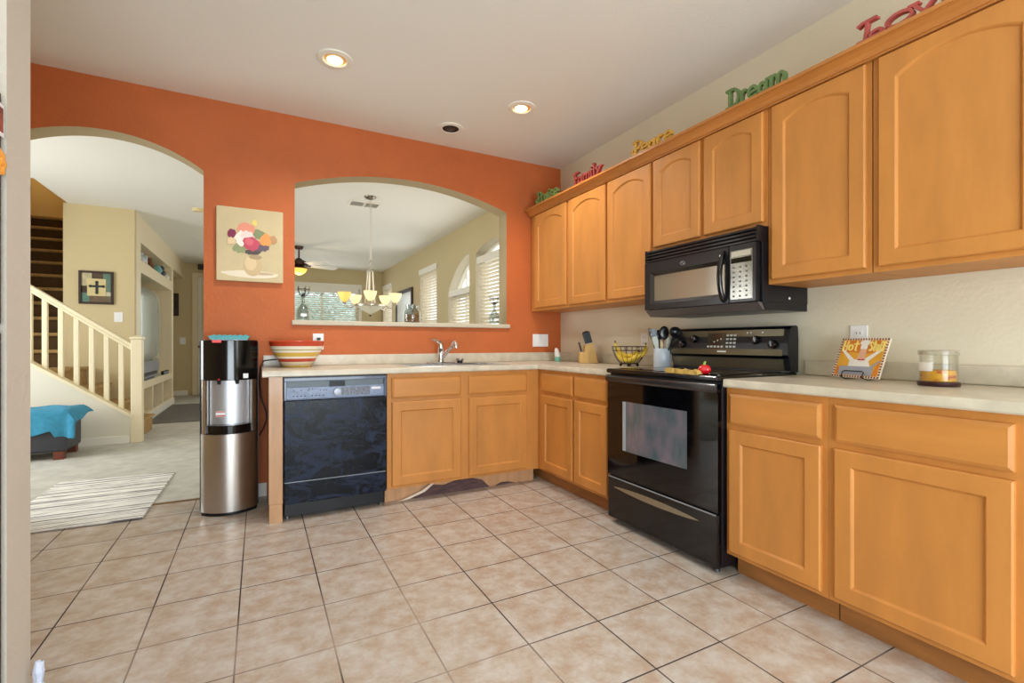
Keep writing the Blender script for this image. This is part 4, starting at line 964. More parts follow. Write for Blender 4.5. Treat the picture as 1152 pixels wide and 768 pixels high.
utensil('spoonula', 'pale silicone spoonula at the right of the crock', .018, -.022, .012, .14, WNY, ('oval', .017, .042))
utensil('pasta_fork', 'black pasta fork behind the other utensils in the crock', -.008, .03, -.004, .195, NYL, ('oval', .022, .035))
utensil('whisk', 'thin metal whisk handle leaning far left out of the crock', -.03, .0, -.05, .235, STEELD, ('oval', .008, .02))
# gold towel and the red pepper on the cooktop front
GOLD = mk('golden_cloth', (206, 172, 92), .9, noise=(12, .2), bump=(90, .4, .006))
m = M(); n = 22
for i in range(n):
    t = i / (n - 1)
for i, y in enumerate([-1.99 - .20 * k / n for k in range(n + 1)]):
    w_ = .004 * math.sin(i * 1.1)
    pr = [(-.668, .926), (-.668, .934 + .010 + w_), (-.655, .946 + w_ + .006 * math.sin(i * .7)), (-.62, .944 - w_), (-.585, .936 + w_ * .5), (-.575, .9295), (-.60, .9295), (-.65, .9295)]
    m.v += [Vector((x - .004 * math.sin(i * .9), y, z)) for x, z in pr]
for i in range(n):
    for k in range(8): m.f.append([i * 8 + k, i * 8 + (k + 1) % 8, (i + 1) * 8 + (k + 1) % 8, (i + 1) * 8 + k]); m.m.append(0)
m.f.append(list(range(8))); m.m.append(0); m.f.append(list(range(n * 8, n * 8 + 8))[::-1]); m.m.append(0)
m.box(-.68, -.662, -2.04, -1.99, .93, .952)
m.out('dish_towel', GOLD, smooth=60, label='golden folded dish towel on the front edge of the cooktop', cat='towel')
pp = thing('ceramic_pepper', 'small shiny red bell pepper ornament on the cooktop front', 'ornament', (-.615, -2.185, .929))
m = M(); nv, nu = 12, 40
for i in range(nv + 1):
    f = i / nv; z = .0295 + .046 * f
    r = .032 * math.sin(PI * min(.97, max(.03, f * .85 + .1))) ** .55
    for k in range(nu):
        a = 2 * PI * k / nu; rr = r * (1 + .10 * math.cos(4 * a) * (.6 + .4 * f)); m.v.append(Vector((-.615 + rr * math.cos(a), -2.185 + rr * math.sin(a), .9 + z - (.008 * (1 - math.cos(4 * a)) * .3 if i == nv else 0))))
for i in range(nv):
    for k in range(nu): m.f.append([i * nu + k, i * nu + (k + 1) % nu, (i + 1) * nu + (k + 1) % nu, (i + 1) * nu + k]); m.m.append(0)
m.f.append(list(range(nu))[::-1]); m.m.append(0); m.f.append(list(range(nv * nu, (nv + 1) * nu))); m.m.append(0)
m.out('pepper_body', mk('red_glaze', (200, 20, 34), .18, coat=.8), pp, smooth=50)
M().tube([(-.615, -2.185, .973), (-.615, -2.185, .982), (-.611, -2.189, .990)], [.008, .005, .0045], 8).out('stem', mk('green_glaze', (140, 170, 80), .4), pp, smooth=50)
# chef plaque on a wire stand
pq = thing('chef_plaque', 'orange plaque with a chef and the words Hot Stuff on the right counter', 'plaque', (-.165, -2.63, CZ))
# plaque plane: origin bottom-left, u along -y (slightly turned), v up leaning back
o_ = Vector((-.165, -2.525, CZ + .012)); uu = Vector((-.04, -.215, -.0)).normalized(); vv = Vector((.085, 0, .20)); vv = (vv - uu * vv.dot(uu)).normalized(); nn = uu.cross(vv).normalized()
if nn.x > 0: nn = -nn
PW, PH = .215, .19
PQ = lambda u, v, d: o_ + uu * u + vv * v + nn * d
def pbox(m, u0, u1, v0, v1, d0, d1):
    return m.add([PQ(u, v, d) for u in (u0, u1) for v in (v0, v1) for d in (d0, d1)], [(0, 1, 3, 2), (4, 6, 7, 5), (0, 4, 5, 1), (2, 3, 7, 6), (0, 2, 6, 4), (1, 5, 7, 3)])
def ppoly(m, pts, d): return m.add([PQ(u * PW, v * PH, d) for u, v in pts], [list(range(len(pts)))])
pbox(M(), 0, PW, 0, PH, -.008, 0).out('board', mk('white_board', (238, 228, 208), .5), pq)
m = M(); pbox(m, .010, PW - .010, .010, PH - .010, .0002, .0008); m.out('background', mk('golden_paint', (238, 176, 56), .5, noise=(14, .1)), pq)
m = M(); ppoly(m, [(.055, .60), (.3, .64), (.6, .60), (.945, .66), (.945, .94), (.055, .94)], .001); ppoly(m, [(.055, .06), (.13, .06), (.13, .22), (.055, .3)], .001); ppoly(m, [(.84, .06), (.945, .06), (.945, .5), (.88, .3)], .001); m.out('orange_wash', mk('orange_paint', (232, 140, 44), .5, noise=(18, .12)), pq, normals=False)
m = M(); nb = 18
for i in range(nb):
    a = (i + .2) / nb
    pbox(m, a * PW, (a + .5 / nb) * PW, 0.001, .009, .0002, .001); pbox(m, a * PW, (a + .5 / nb) * PW, PH - .009, PH - .001, .0002, .001)
for i in range(15):
    a = (i + .2) / 15
    pbox(m, .001, .009, a * PH, (a + .5 / 15) * PH, .0002, .001); pbox(m, PW - .009, PW - .001, a * PH, (a + .5 / 15) * PH, .0002, .001)
m.out('checked_border', mk('maroon_paint', (120, 44, 34), .5), pq)
m = M()
ppoly(m, [(.3, .25), (.36, .40), (.42, .43), (.12, .70), (.09, .66), (.3, .42)], .0012); m.k = 0
ppoly(m, [(.28, .24), (.78, .24), (.70, .42), (.98 - .04, .72), (.90, .76), (.62, .48), (.42, .46), (.34, .40)], .0012)
ppoly(m, [(.46, .72), (.60, .72), (.60, .83), (.66, .88), (.62, .94), (.53, .95), (.44, .93), (.42, .87), (.46, .83)], .0016)
m.out('chef_whites', mk('white_paint', (240, 238, 232), .5), pq, normals=False)
m = M(); ppoly(m, [(.45, .46), (.62, .46), (.60, .73), (.47, .73)], .0014); m.out('chef_face', mk('pink_paint', (226, 178, 150), .5), pq, normals=False)
m = M(); ppoly(m, [(.44, .44), (.50, .475), (.54, .455), (.58, .475), (.64, .44), (.54, .43)], .0018); m.out('neckerchief', mk('red_paint', (190, 60, 44), .5), pq, normals=False)
m = M(); ppoly(m, [(.13, .06), (.84, .06), (.84, .26), (.80, .28), (.17, .28), (.13, .25)], .002); ppoly(m, [(.76, .28), (.92, .44), (.95, .42), (.81, .26)], .0022); m.out('pot', mk('grey_paint', (160, 164, 176), .5), pq, normals=False)
LT = {'H': ([[(.1, 1), (.1, 0)], [(.5, 1), (.5, 0)], [(.1, .5), (.5, .5)]], .66), 'o': ([arc(.26, .32, .2, .3, 0, 360, 14)], .56), 't': ([[(.25, 1), (.25, .05), (.36, 0)], [(.02, .72), (.5, .72)]], .56),
      'S': ([arc(.28, .74, .2, .22, 40, 270, 10) + arc(.28, .27, .22, .26, 90, -140, 10)], .6), 'u': ([[(.08, .62), (.08, .2)] + arc(.26, .2, .18, .2, 180, 360, 8) + [(.44, .62)], [(.44, .62), (.44, 0)]], .56),
      'f': ([arc(.36, .8, .16, .18, 40, 180, 8) + [(.2, 0)], [(.04, .56), (.4, .56)]], .46)}
def letters(m, text, u0, u1, v0, hgt):
    adv = sum(LT[c][1] for c in text); sx = (u1 - u0) / adv; x = 0
    for c in text:
        for s in LT[c][0]: stroke(m, [(u0 + (x + u) * sx, v0 + v * hgt) for u, v in s], .0032, PQ, .0012, .0028)
        x += LT[c][1]
YP = mk('yellow_paint', (246, 226, 130), .5)
m = M(); letters(m, 'Hot', .07 * PW, .42 * PW, .68 * PH, .23 * PH); m.out('lettering', YP, pq)
m = M(); letters(m, 'Stuff', .64 * PW, .95 * PW, .68 * PH, .23 * PH); m.out('lettering', YP, pq)
m = M(); S_ = WIRE
pts = [PQ(.06, -.004, .016), PQ(.058, .02, .014), PQ(.068, .026, .013), PQ(.145, .026, .013), PQ(.155, .02, .014), PQ(.153, -.004, .016)]
m.tube(pts, .0025, 6)
for u in (.06, .153): m.tube([PQ(u, -.004, .016), Vector((o_.x - .0, PQ(u, 0, 0).y, CZ + .003)), Vector((o_.x + .08, PQ(u, 0, 0).y, CZ + .003)), PQ(u, .1, -.012)], .0025, 6)
m.out('display_stand', BLACKM, smooth=50, label='black wire stand holding the chef plaque', cat='stand')
# candle jar
cx_, cy_ = -.205, -2.94
cj = thing('candle_jar', 'glass jar candle with orange wax and dark base on the right counter', 'candle', (cx_, cy_, CZ))
M().lathe((cx_, cy_, CZ + .0005), [(0, 0), (.062, 0), (.064, .003), (.064, .016), (.058, .0185), (0, .0185)], 40).out('base', mk('dark_maroon_base', (58, 28, 32), .35), cj, smooth=40)
M().lathe((cx_, cy_, CZ + .0195), [(.0575, 0), (.0575, .098), (.0595, .1), (.0595, .112), (.0565, .115), (.0545, .112), (.0545, .003)], 40).out('glass', JAR, cj, smooth=40)
m = M(); m.lathe((cx_, cy_, CZ + .0195), [(0, .0005), (.0538, .0005), (.0538, .042), (0, .042)], 40)
wx = mk('orange_wax', (232, 160, 34), .5); nt = wx.node_tree; N = nt.nodes; b = N['Principled BSDF']
tc = N.new('ShaderNodeTexCoord'); nz = N.new('ShaderNodeTexNoise'); nz.inputs['Scale'].default_value = 22; mp = N.new('ShaderNodeMapping'); mp.inputs['Scale'].default_value = (1, 1, 2.4)
nt.links.new(tc.outputs['Object'], mp.inputs[0]); nt.links.new(mp.outputs[0], nz.inputs['Vector'])
cr = N.new('ShaderNodeValToRGB'); e = cr.color_ramp.elements; e[0].position = .52; e[0].color = lin((236, 176, 44)); e[1].position = .68; e[1].color = lin((188, 44, 26)); nt.links.new(nz.outputs['Fac'], cr.inputs[0]); nt.links.new(cr.outputs[0], b.inputs['Base Color'])
m.out('wax', wx, cj, smooth=40)
m = M(); R_ = .0585
for i in range(9):
    a = math.radians(122 + i * 7.8)
    m.v += [Vector((cx_ + R_ * math.cos(a), cy_ + R_ * math.sin(a), CZ + .058)), Vector((cx_ + R_ * math.cos(a), cy_ + R_ * math.sin(a), CZ + .092))]
for i in range(8): m.f.append([2 * i, 2 * i + 2, 2 * i + 3, 2 * i + 1]); m.m.append(0)
m.out('paper_label', mk('white_label', (232, 230, 226), .6), cj, smooth=40)
M().lathe((cx_, cy_, CZ + .1205), [(.0600, 0), (.0612, .001), (.0612, .016), (.0595, .018), (0, .018)], 40).out('lid_rim', mk('clear_lid', (176, 166, 146), .2, alpha=.5), cj, smooth=40)

JAR2 = thin_glass('bottle_glass', (232, 236, 234), .06, .08)
# ------------------------------------------------------------------ on the pass-through sill
SZ = 1.2455
def bottle(label, x, y):
    t = thing('glass_bottle', label, 'bottle', (x, y, SZ), group='wire-topped bottles on the sill')
    M().lathe((x, y, SZ), [(0, .001), (.044, .001), (.048, .01), (.048, .065), (.042, .09), (.02, .115), (.013, .13), (.013, .17), (.017, .174), (.017, .18), (.012, .18), (.010, .13), (.04, .08), (.044, .012), (0, .006)], 28).out('glass', JAR2, t, smooth=50)
    M().box(x - .02, x + .02, y - .0495, y - .0485, SZ + .03, SZ + .05).out('paper_label', WHITEP, t)
    m = M(); 
    for k in range(5):
        a = 2 * PI * k / 5; m.tube([(x + r * math.cos(a), y + r * math.sin(a), SZ + z) for r, z in ((.010, .178), (.03, .195), (.043, .225), (.04, .245), (.046, .252))], .0022, 5)
    m.tube([(x + .041 * math.cos(2 * PI * k / 20), y + .041 * math.sin(2 * PI * k / 20), SZ + .232) for k in range(20)], .0022, 5, closed=True)
    m.out('wire_cup', DARKP, t, smooth=60)
    M().ball((x, y, SZ + .188), .013).out('stopper', DARKP, t, smooth=60)
bottle('clear glass bottle with wire cup at the left end of the sill', -2.243, .06)
bottle('clear glass bottle with wire cup at the right end of the sill', -.67, .06)
sj = thing('glass_jar', 'clear glass jar half filled with orange sand on the sill', 'jar', (-1.42, .06, SZ))
M().lathe((-1.42, .06, SZ), [(0, .001), (.062, .001), (.066, .008), (.066, .09), (.06, .105), (.05, .112), (.05, .125), (.054, .127), (.054, .14), (.046, .14), (.046, .112), (.062, .09), (.062, .01), (0, .005)], 32).out('glass', JAR2, sj, smooth=50)
M().lathe((-1.42, .06, SZ), [(0, .007), (.0605, .008), (.0605, .066), (0, .07)], 32).out('sand', mk('orange_sand', (190, 130, 84), .9, noise=(40, .25)), sj, smooth=40)
M().lathe((-1.42, .06, SZ + .1405), [(.054, 0), (.054, .006), (0, .01)], 32).out('lid', thin_glass('lid_glass', (220, 220, 214)), sj, smooth=40)

# ------------------------------------------------------------------ chandelier
chx, chy = -1.424, 1.72
ch = thing('chandelier', 'five-light brushed nickel chandelier with alabaster shades in the dining room', 'chandelier', (chx, chy, 1.39))
NICK = mk('brushed_nickel', (206, 200, 188), .3, .9)
SHADE = mk('lit_alabaster', (246, 226, 182), .5, emit=(255, 218, 150), es=.75); SHADEY = mk('lit_amber_alabaster', (244, 210, 130), .5, emit=(255, 196, 84), es=.6)
M().lathe((chx, chy, H), [(0, -.035), (.02, -.034), (.055, -.02), (.066, -.004), (.066, 0), (0, 0)], 28).out('canopy', mk('dark_nickel', (140, 134, 124), .22, .95), ch, smooth=50)
m = M()
for k in range(30):
    z = 2.69 - k * .0225; a = (k % 2) * PI / 2
    m.tube([(chx + .007 * math.cos(t) * math.cos(a), chy + .007 * math.cos(t) * math.sin(a), z - .008 + .014 * math.sin(t)) for t in [q * PI / 4 for q in range(8)]], .0022, 5, closed=True)
m.tube([(chx + .012, chy, 2.69), (chx + .012, chy, 2.02)], .0025, 5)
m.out('chain', mk('white_chain', (226, 222, 212), .4, .5), ch, smooth=60)
m = M()
for k in range(4):
    z = 2.015 - k * .03; a = (k % 2) * PI / 2
    m.tube([(chx + .016 * math.cos(t) * math.cos(a), chy + .016 * math.cos(t) * math.sin(a), z - .01 + .022 * math.sin(t)) for t in [q * PI / 6 for q in range(12)]], .003, 5, closed=True)
m.out('loop', NICK, ch, smooth=60)
M().lathe((chx, chy, 1.885), [(0, .03), (.012, .028), (.02, .015), (.045, .008), (.048, 0), (0, -.004)], 24).out('hub', NICK, ch, smooth=50)
for k in range(5):
    a = 2 * PI * k / 5 + .3; M().tube([(chx + r * math.cos(a), chy + r * math.sin(a), z) for r, z in ((.030, 1.89), (.036, 1.78), (.046, 1.64), (.062, 1.51))], .006, 8).out('rod', mk('pale_rod', (230, 224, 208), .35, .4), ch, smooth=60)
M().lathe((chx, chy, 1.485), [(.05, .008), (.135, 0), (.165, .004), (.17, .018), (.165, .03), (.135, .03), (.05, .022), (.05, .008)], 40).out('ring', NICK, ch, smooth=50)
M().lathe((chx, chy, 1.395), [(0, 0), (.008, .002), (.008, .012), (.03, .022), (.08, .048), (.125, .078), (.148, .092), (.143, .093), (.08, .055), (0, .025)], 40).out('bowl_shade', mk('frosted_bowl', (206, 206, 190), .4, emit=(255, 240, 205), es=.12), ch, smooth=60)
M().ball((chx, chy, 1.39), .012).out('finial', mk('dark_finial', (60, 54, 48), .4, .7), ch, smooth=60)
fd = math.atan2(CAM.y - chy, CAM.x - chx)
for k in range(5):
    a = fd + 2 * PI * k / 5; R0 = .285; P = lambda r, z: (chx + r * math.cos(a), chy + r * math.sin(a), z)
    am = M().tube([P(.165, 1.50), P(.205, 1.475), P(.245, 1.468), P(.275, 1.485), P(.285, 1.51)], .0065, 8).out('arm', NICK, ch, smooth=60)
    M().lathe(P(R0, 1.505), [(0, 0), (.018, .003), (.025, .018), (.022, .024), (0, .024)], 18).out('cup', NICK, am, smooth=50)
    M().lathe(P(R0, 1.53), [(0, 0), (.022, .002), (.042, .025), (.062, .068), (.07, .105), (.066, .105), (.056, .068), (.036, .028), (0, .008)], 28).out('shade', SHADEY if k == 4 else SHADE, am, smooth=60)
cl = bpy.data.lights.new('chandelier_lamp', 'POINT'); cl.energy = 1.2; cl.color = (1, .88, .7); cl.shadow_soft_size = .25
co = bpy.data.objects.new('chandelier_lamp', cl); COL.objects.link(co); co.location = (chx, chy, 1.78)
# ceiling register
vt = thing('air_vent', 'white ceiling air register beside the chandelier canopy', 'air vent', (-1.43, 2.03, H - .01))
vm = M(); vm.box(-1.60, -1.26, 1.93, 1.945, H - .012, H - .0005).box(-1.60, -1.26, 2.115, 2.13, H - .012, H - .0005).box(-1.60, -1.585, 1.945, 2.115, H - .012, H - .0005).box(-1.275, -1.26, 1.945, 2.115, H - .012, H - .0005).box(-1.44, -1.42, 1.945, 2.115, H - .011, H - .0005); vm.out('frame', WHITE, vt)
vm = M()
for i in range(16):
    x = -1.58 + i * .0195
    vm.add([(x, 1.945, H - .011), (x, 2.115, H - .011), (x + .011, 2.115, H - .003), (x + .011, 1.945, H - .003)], [(0, 1, 2, 3)])
vm.out('louvre', mk('grey_louvre', (140, 134, 124), .5), vt, normals=False)
# ceiling fan
fx_, fy_ = -1.935, 5.12
cf = thing('ceiling_fan', 'brown ceiling fan with pale blades and amber light in the family room', 'ceiling fan', (fx_, fy_, 2.24))
BRZ = mk('oiled_bronze', (74, 52, 42), .4, .5)
M().lathe((fx_, fy_, H), [(0, -.055), (.05, -.055), (.068, -.03), (.07, 0), (0, 0)], 24).out('canopy', BRZ, cf, smooth=50)
M().tube([(fx_, fy_, 2.68), (fx_, fy_, 2.5)], .014, 10).out('downrod', BRZ, cf, smooth=60)
M().lathe((fx_, fy_, 2.385), [(0, 0), (.06, .0), (.10, .015), (.125, .05), (.12, .08), (.06, .115), (.03, .14), (0, .14)], 30).out('motor_housing', BRZ, cf, smooth=50)
M().lathe((fx_, fy_, 2.235), [(0, 0), (.012, .002), (.05, .016), (.10, .05), (.128, .095), (.128, .11), (.12, .11), (.09, .055), (0, .02)], 30).out('light_bowl', mk('amber_glass', (240, 186, 96), .4, emit=(255, 178, 70), es=1.1), cf, smooth=60)
M().lathe((fx_, fy_, 2.345), [(.05, 0), (.132, .0), (.132, .012), (.09, .042), (.05, .042)], 30).out('fitter', BRZ, cf, smooth=50)
BLD = mk('pale_fan_blade', (214, 212, 206), .5)
for k in range(5):
    a = math.radians(17 + 72 * k); rz = Matrix.Translation((fx_, fy_, 2.405)) @ Matrix.Rotation(a, 4, 'Z') @ Matrix.Rotation(-.26, 4, 'X')
    q = M(); q.prism([(.11, -.02), (.2, -.03), (.2, .03), (.11, .02)], 'z', -.004, .004).xf(rz); iron = q.out('blade_iron', BRZ, cf)
    q = M(); q.prism([(.19, -.055), (.4, -.065), (.62, -.07), (.66, -.045), (.67, 0), (.66, .045), (.62, .07), (.4, .065), (.19, .055)], 'z', .005, .012).xf(rz); q.out('blade', BLD, iron)
fl = bpy.data.lights.new('fan_lamp', 'POINT'); fl.energy = 7; fl.color = (1, .8, .5); fl.shadow_soft_size = .1
fo = bpy.data.objects.new('fan_lamp', fl); COL.objects.link(fo); fo.location = (fx_, fy_, 2.15)
sd = M().lathe((-3.2, 3.2, H), [(0, -.035), (.05, -.034), (.062, -.02), (.065, 0), (0, 0)], 28)
sd.out('smoke_detector', mk('yellowed_plastic', (226, 210, 160), .5), smooth=40, label='round yellowed smoke detector on the family room ceiling', cat='smoke detector')

# ------------------------------------------------------------------ stairs and railing
sc_ = thing('staircase', 'carpeted staircase turning at a landing behind the white railing', 'staircase', (-4.6, 3.1, 0))
for k, x in enumerate((-3.72, -3.93, -4.14, -4.36)):
    z = .2 * (k + 1); x2 = (-3.93, -4.14, -4.36, -5.585)[k]
    m = M(); m.box(x2, x, 2.76, 3.618, .004 if k == 0 else .0, z - .001); m.box(x, x + .025, 2.76, 3.618, z - .035, z - .001)
    m.out('step' if k < 3 else 'landing', STAIRCARPET, sc_, bevel=.012)
for k in range(11):
    z = .8 + .2 * (k + 1); y = 3.62 + .235 * k
    m = M(); m.box(-5.585, -4.574, y + .0, y + .234, z - .4 if k else .8, z); st = m.out('step', STAIRD, sc_, bevel=.006); M().box(-5.585, -4.574, y - .045, y - .0005, z - .04, z + .002).out('nosing', STAIRCARPET, st, bevel=.016, seg=4)  # lit lips and shaded risers painted as two separate colours
sr = thing('stair_railing', 'cream stair railing with square balusters and newel post', 'railing', (-3.70, 2.70, 0))
slope = .588 / .809
RZ = lambda x: 1.045 + (-3.733 - x) * slope
m = M()
for dz0, dz1, hw in ((.0, .035, .03), (.035, .075, .038)):
    m.prism([(-3.74, RZ(-3.74) - .06 + dz0), (-4.62, RZ(-4.62) - .06 + dz0), (-4.62, RZ(-4.62) - .06 + dz1), (-3.74, RZ(-3.74) - .06 + dz1)], 'y', 2.70 - hw, 2.70 + hw)
m.out('handrail', CREAMTRIM, sr, bevel=.008)
m = M(); m.box(-3.755, -3.655, 2.645, 2.745, .004, 1.12); m.box(-3.765, -3.645, 2.635, 2.755, 1.12, 1.145); m.add([(-3.755, 2.645, 1.145), (-3.655, 2.645, 1.145), (-3.655, 2.745, 1.145), (-3.755, 2.745, 1.145), (-3.705, 2.695, 1.165)], [(0, 1, 4), (1, 2, 4), (2, 3, 4), (3, 0, 4), (3, 2, 1, 0)])
m.out('newel_post', CREAMTRIM, sr, bevel=.006)
CAPZ = lambda x: .302 + (-3.735 - x) * (.603 / .835)
for x in (-4.57, -4.455, -4.332, -4.21, -4.088, -3.966, -3.843):
    m = M(); m.prism([(x - .021, CAPZ(x - .021)), (x + .021, CAPZ(x + .021)), (x + .021, RZ(x + .021) - .061), (x - .021, RZ(x - .021) - .061)], 'y', 2.679, 2.721); m.out('baluster', CREAMTRIM, sr, bevel=.004)
sl = bpy.data.lights.new('upstairs_lamp', 'POINT'); sl.energy = 26; sl.color = (1, .7, .36); sl.shadow_soft_size = .1
so = bpy.data.objects.new('upstairs_lamp', sl); COL.objects.link(so); so.location = (-5.1, 6.2, 4.6)

# ------------------------------------------------------------------ bench with blue throw
bn = thing('storage_bench', 'dark grey upholstered bench in front of the stair wall', 'bench', (-4.7, 2.24, 0))
m = M(); m.box(-5.3, -4.112, 2.03, 2.47, .075, .44); m.out('upholstery', mk('charcoal_leather', (62, 64, 74), .5, noise=(6, .2)), bn, bevel=.025, seg=3)
for x in (-5.24, -4.17):
    for y in (2.075, 2.42): M().box(x - .035, x + .035, y - .035, y + .035, .004, .078).out('leg', mk('reddish_wood', (112, 56, 40), .5), bn)
# the throw: a draped sheet with thickness
BLUE = mk('blue_throw', (64, 150, 190), .95, noise=(30, .12), bump=(160, .5, .006))
m = M(); nx, ny = 44, 34; rr = random.Random(4)
X0, X1, Y0, Y1 = -5.2, -4.112, 2.03, 2.47
def drape(u, v):
    """u along x from -1.1 to .16 past the right edge, v from -.26 in front of the bench to .44 on top"""
    x = X1 + u; y = Y0 + v; z = .452
    over_x = max(0, u); over_y = max(0, -v)
    lim = .2 + .02 * math.sin(u * 17) if u < -.08 else .24
    if over_y > 0:
        q = min(over_y, lim); y = Y0 - .012 - .018 * abs(math.sin(u * 13)) * min(1, q * 6) - .02 * min(1, over_x * 8); z -= q
    if over_x > 0:
        h = over_x * (.55 + .35 * max(0, 1 - max(0, v) / .25)); x = X1 + .008 + .55 * over_x * (1 if v > .05 else .8); z -= h * .75
    z += .006 * math.sin(u * 23 + v * 15) + .004
    return Vector((x, y, max(z, .2)))
for i in range(nx + 1):
    for j in range(ny + 1):
        u = -1.08 + (1.08 + .15) * i / nx; v = -.25 + (.25 + .43) * j / ny
        m.v.append(drape(u, v))
for i in range(nx):
    for j in range(ny):
        a = i * (ny + 1) + j; m.f.append([a, a + 1, a + ny + 2, a + ny + 1]); m.m.append(0)
to = m.out('throw_blanket', BLUE, smooth=70, label='blue throw blanket draped over the dark bench', cat='blanket')
sm_ = to.modifiers.new('thick', 'SOLIDIFY'); sm_.thickness = .008; sm_.offset = 1

# ------------------------------------------------------------------ rugs
rgw = [(0, 0)]
def rug_mat():
    m = mk('striped_rug_weave', (222, 220, 214), .95); nt = m.node_tree; N = nt.nodes; L = nt.links; b = N['Principled BSDF']
    tc = N.new('ShaderNodeTexCoord'); sp = N.new('ShaderNodeSeparateXYZ'); L.new(tc.outputs['Object'], sp.inputs[0])
    nz = N.new('ShaderNodeTexNoise'); nz.noise_dimensions = '1D'; nz.inputs['Scale'].default_value = 30; nz.inputs['Detail'].default_value = 2; L.new(sp.outputs[1], nz.inputs['W'])
    n2 = N.new('ShaderNodeTexNoise'); n2.inputs['Scale'].default_value = 5; mp = N.new('ShaderNodeMapping'); mp.inputs['Scale'].default_value = (1.2, 16, 1); L.new(tc.outputs['Object'], mp.inputs[0]); L.new(mp.outputs[0], n2.inputs['Vector'])
    ad = N.new('ShaderNodeMath'); ad.operation = 'MULTIPLY_ADD'; L.new(n2.outputs['Fac'], ad.inputs[0]); ad.inputs[1].default_value = .55; L.new(nz.outputs['Fac'], ad.inputs[2])
    cr = N.new('ShaderNodeValToRGB'); e = cr.color_ramp.elements; e[0].position = .76; e[0].color = lin((238, 237, 233)); e[1].position = .90; e[1].color = lin((112, 112, 116)); L.new(ad.outputs[0], cr.inputs[0]); L.new(cr.outputs[0], b.inputs['Base Color'])
    return m
m = M(); m.add([(x, y, z) for z in (.0045, .013) for x, y in ((-3.90, -.13), (-3.166, -.16), (-3.150, .985), (-3.885, 1.07))], [(3, 2, 1, 0), (4, 5, 6, 7), (0, 1, 5, 4), (1, 2, 6, 5), (2, 3, 7, 6), (3, 0, 4, 7)])
m.out('striped_rug', rug_mat(), label='white and grey striped rug lying across the arched doorway', cat='rug')
M().box(-3.86, -3.0, 4.02, 6.25, .0045, .014).out('grey_mat', mk('grey_mat_pile', (120, 114, 110), .95, noise=(30, .2)), label='dark grey mat on the carpet before the television niche', cat='mat')

# ------------------------------------------------------------------ television niche
tv_ = thing('television', 'large rear-projection television with a pale curved screen in the niche', 'television', (-4.15, 4.82, .56))
m = M(); m.prism([(-4.45, .561), (-3.96, .561), (-3.96, .80), (-3.98, 1.86), (-4.12, 1.88), (-4.45, 1.7)], 'y', 4.05, 5.62); m.out('cabinet', mk('silver_tv_case', (150, 152, 150), .4), tv_, bevel=.01)
m = M(); n = 14
for j in range(9):
    for i in range(n + 1):
        a = i / n * 2 - 1; b = j / 8 * 2 - 1; m.v.append(Vector((-3.915 - .035 * a * a - .02 * b * b, 4.85 + .76 * a, 1.33 + .505 * b)))
for j in range(8):
    for i in range(n): q = j * (n + 1) + i; m.f.append([q, q + 1, q + n + 2, q + n + 1]); m.m.append(0)
so_ = m.out('screen', mk('pale_screen_glass', (186, 198, 196), .2, coat=.6), tv_, smooth=60); sm2 = so_.modifiers.new('thick', 'SOLIDIFY'); sm2.thickness = .03; sm2.offset = 0
M().box(-3.96, -3.945, 4.1, 5.57, .66, .78).out('speaker_panel', SILVERP, tv_)
M().box(-3.9595, -3.945, 4.3, 5.4, .61, .65).out('control_strip', DARKP, tv_)
def comp(label, y0, y1, z0, h, mat, face, x1=-3.905):
    t = thing('media_player', label, 'media player', (-3.95, (y0 + y1) / 2, z0)); M().box(-3.942, x1, y0, y1, z0 + .0005, z0 + h).out('case', mat, t, bevel=.003); M().box(x1, x1 + .003, y0 + .02, y1 - .02, z0 + h * .3, z0 + h * .7).out('front_panel', face, t)
comp('silver media player on the niche shelf under the television', 4.2, 4.95, .56, .045, SILVERP, DARKP)
comp('black media box at the right end of the niche shelf', 5.7, 6.2, .56, .06, DARKP, SILVERP)
cn = thing('game_console', 'dark game console in the middle cubby of the niche', 'console', (-4.1, 5.1, .12)); M().box(-4.3, -3.98, 4.9, 5.3, .1205, .19).out('case', DARKP, cn, bevel=.01); M().box(-3.98, -3.976, 4.95, 5.25, .14, .165).out('front_panel', SILVERP, cn)
M().box(-4.25, -4.0, 4.95, 5.2, .1905, .24).out('cable_box', mk('blue_grey_case', (90, 96, 110), .4), bevel=.006, label='blue-grey box stacked on the game console in the niche', cat='box')
# ornaments on the niche's top shelf
OZ = 2.1605
dpm = M().lathe((0, 0, 0), [(0, 0), (.09, .004), (.105, .016), (.103, .018), (0, .008)], 28, Matrix.Translation((-3.98, 4.06, OZ + .104)) @ Matrix.Rotation(PI / 2 + .0, 4, 'Y'))
dpm.out('display_plate', mk('white_china', (232, 230, 222), .25), smooth=50, label='white plate standing at the left end of the niche top shelf', cat='plate')
M().lathe((-3.98, 4.36, OZ), [(0, 0), (.05, 0), (.085, .05), (.08, .10), (.04, .13), (.045, .15), (0, .15)], 22).out('blue_jar', mk('blue_china', (74, 104, 140), .3, noise=(14, .5), rgb2=(220, 226, 230)), smooth=50, label='blue and white china jar on the niche top shelf', cat='jar')
M().box(-4.05, -3.95, 4.65, 4.72, OZ, OZ + .17).box(-4.05, -3.95, 4.72, 4.95, OZ, OZ + .05).out('cream_bookend', mk('cream_plaster', (214, 202, 172), .6), bevel=.008, label='cream bookend on the niche top shelf', cat='ornament')
M().lathe((-4.0, 5.15, OZ), [(0, 0), (.05, 0), (.06, .08), (.03, .16), (.035, .2), (0, .2)], 20).out('brown_vase', mk('brown_glaze', (112, 74, 50), .3), smooth=50, label='slim brown vase on the niche top shelf', cat='vase')
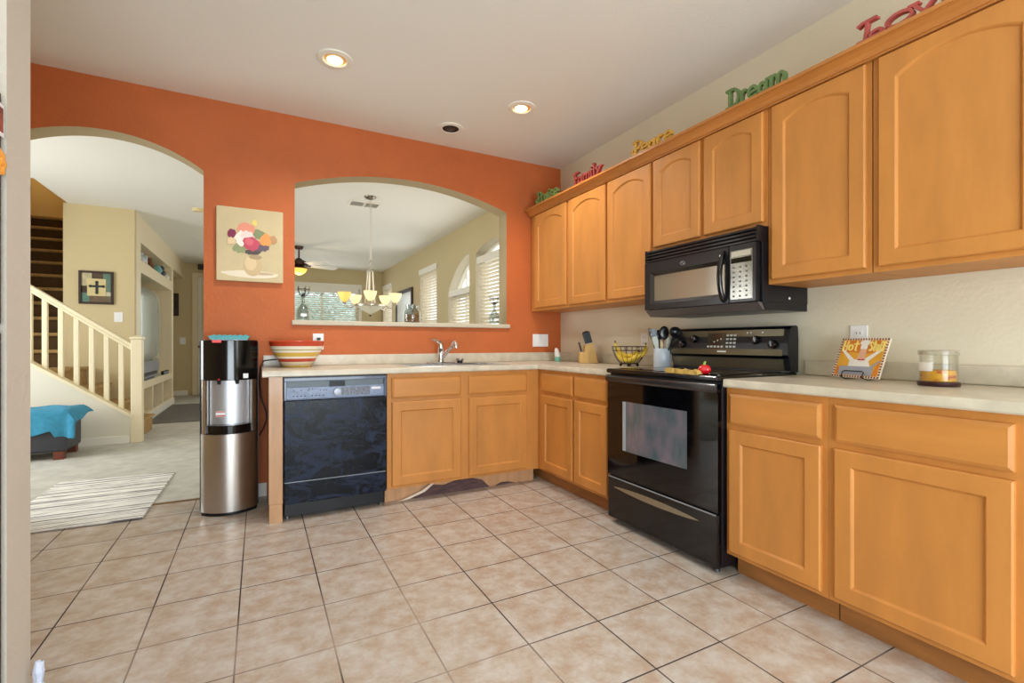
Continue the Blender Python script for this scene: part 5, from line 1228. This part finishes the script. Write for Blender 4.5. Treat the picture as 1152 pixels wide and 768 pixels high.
M().lathe((-3.99, 5.5, OZ), [(0, 0), (.06, 0), (.10, .06), (.08, .12), (.05, .14), (0, .14)], 20).out('teal_pot', mk('teal_glaze', (110, 168, 170), .3), smooth=50, label='round teal pot on the niche top shelf', cat='pot')
m = M(); m.ball((-3.98, 5.82, OZ + .06), .09, .12, .06); m.ball((-3.97, 5.93, OZ + .15), .045, .06, .045); m.tube([(-3.98, 5.88, OZ + .09), (-3.975, 5.92, OZ + .14)], .03, 8)
m.out('bird_figurine', mk('dark_blue_glaze', (44, 54, 80), .25), smooth=60, label='dark blue bird figurine on the niche top shelf', cat='figurine')
M().lathe((-3.98, 6.22, OZ), [(0, 0), (.07, 0), (.085, .05), (.05, .10), (0, .105)], 20).out('white_pot', mk('white_glaze', (224, 226, 218), .3), smooth=50, label='white pot at the right end of the niche top shelf', cat='pot')

# ------------------------------------------------------------------ far hall
d1 = M()
d1.box(-3.66, -3.2, 8.02, 8.045, .01, 2.44)
do = struct('door_1', d1, WHITE)
M().box(-3.60, -3.26, 8.01, 8.02, 1.35, 2.3).box(-3.60, -3.26, 8.01, 8.02, .2, 1.15).out('panel', mk('cream_door_panel', (226, 216, 190), .5), do, bevel=.01)
M().ball((-3.63, 7.985, 1.0), .028).out('door_knob', STEELD, do, smooth=60)
struct('trim_door', M().box(-3.76, -3.665, 8.025, 8.05, .004, 2.53).box(-3.665, -3.2, 8.025, 8.05, 2.445, 2.53), CREAMTRIM, bevel=.005)
hp_ = thing('hall_picture', 'narrow dark framed picture on the far hall wall', 'picture', (-4.04, 8.05, 1.63))
M().box(-4.14, -3.99, 8.025, 8.049, 1.63, 2.09).out('frame', DARKWOOD, hp_, bevel=.004); M().box(-4.12, -4.01, 8.0235, 8.025, 1.66, 2.06).out('print', mk('dark_print', (66, 52, 46), .6, noise=(12, .3)), hp_)
dc = thing('door_chime', 'small dark door chime above the far hall door', 'door chime', (-3.60, 8.05, 2.60))
M().box(-3.66, -3.54, 8.0, 8.049, 2.60, 2.71).out('case', DARKWOOD, dc, bevel=.006); M().box(-3.645, -3.555, 7.9975, 8.0, 2.62, 2.69).out('grille', DARKP, dc)
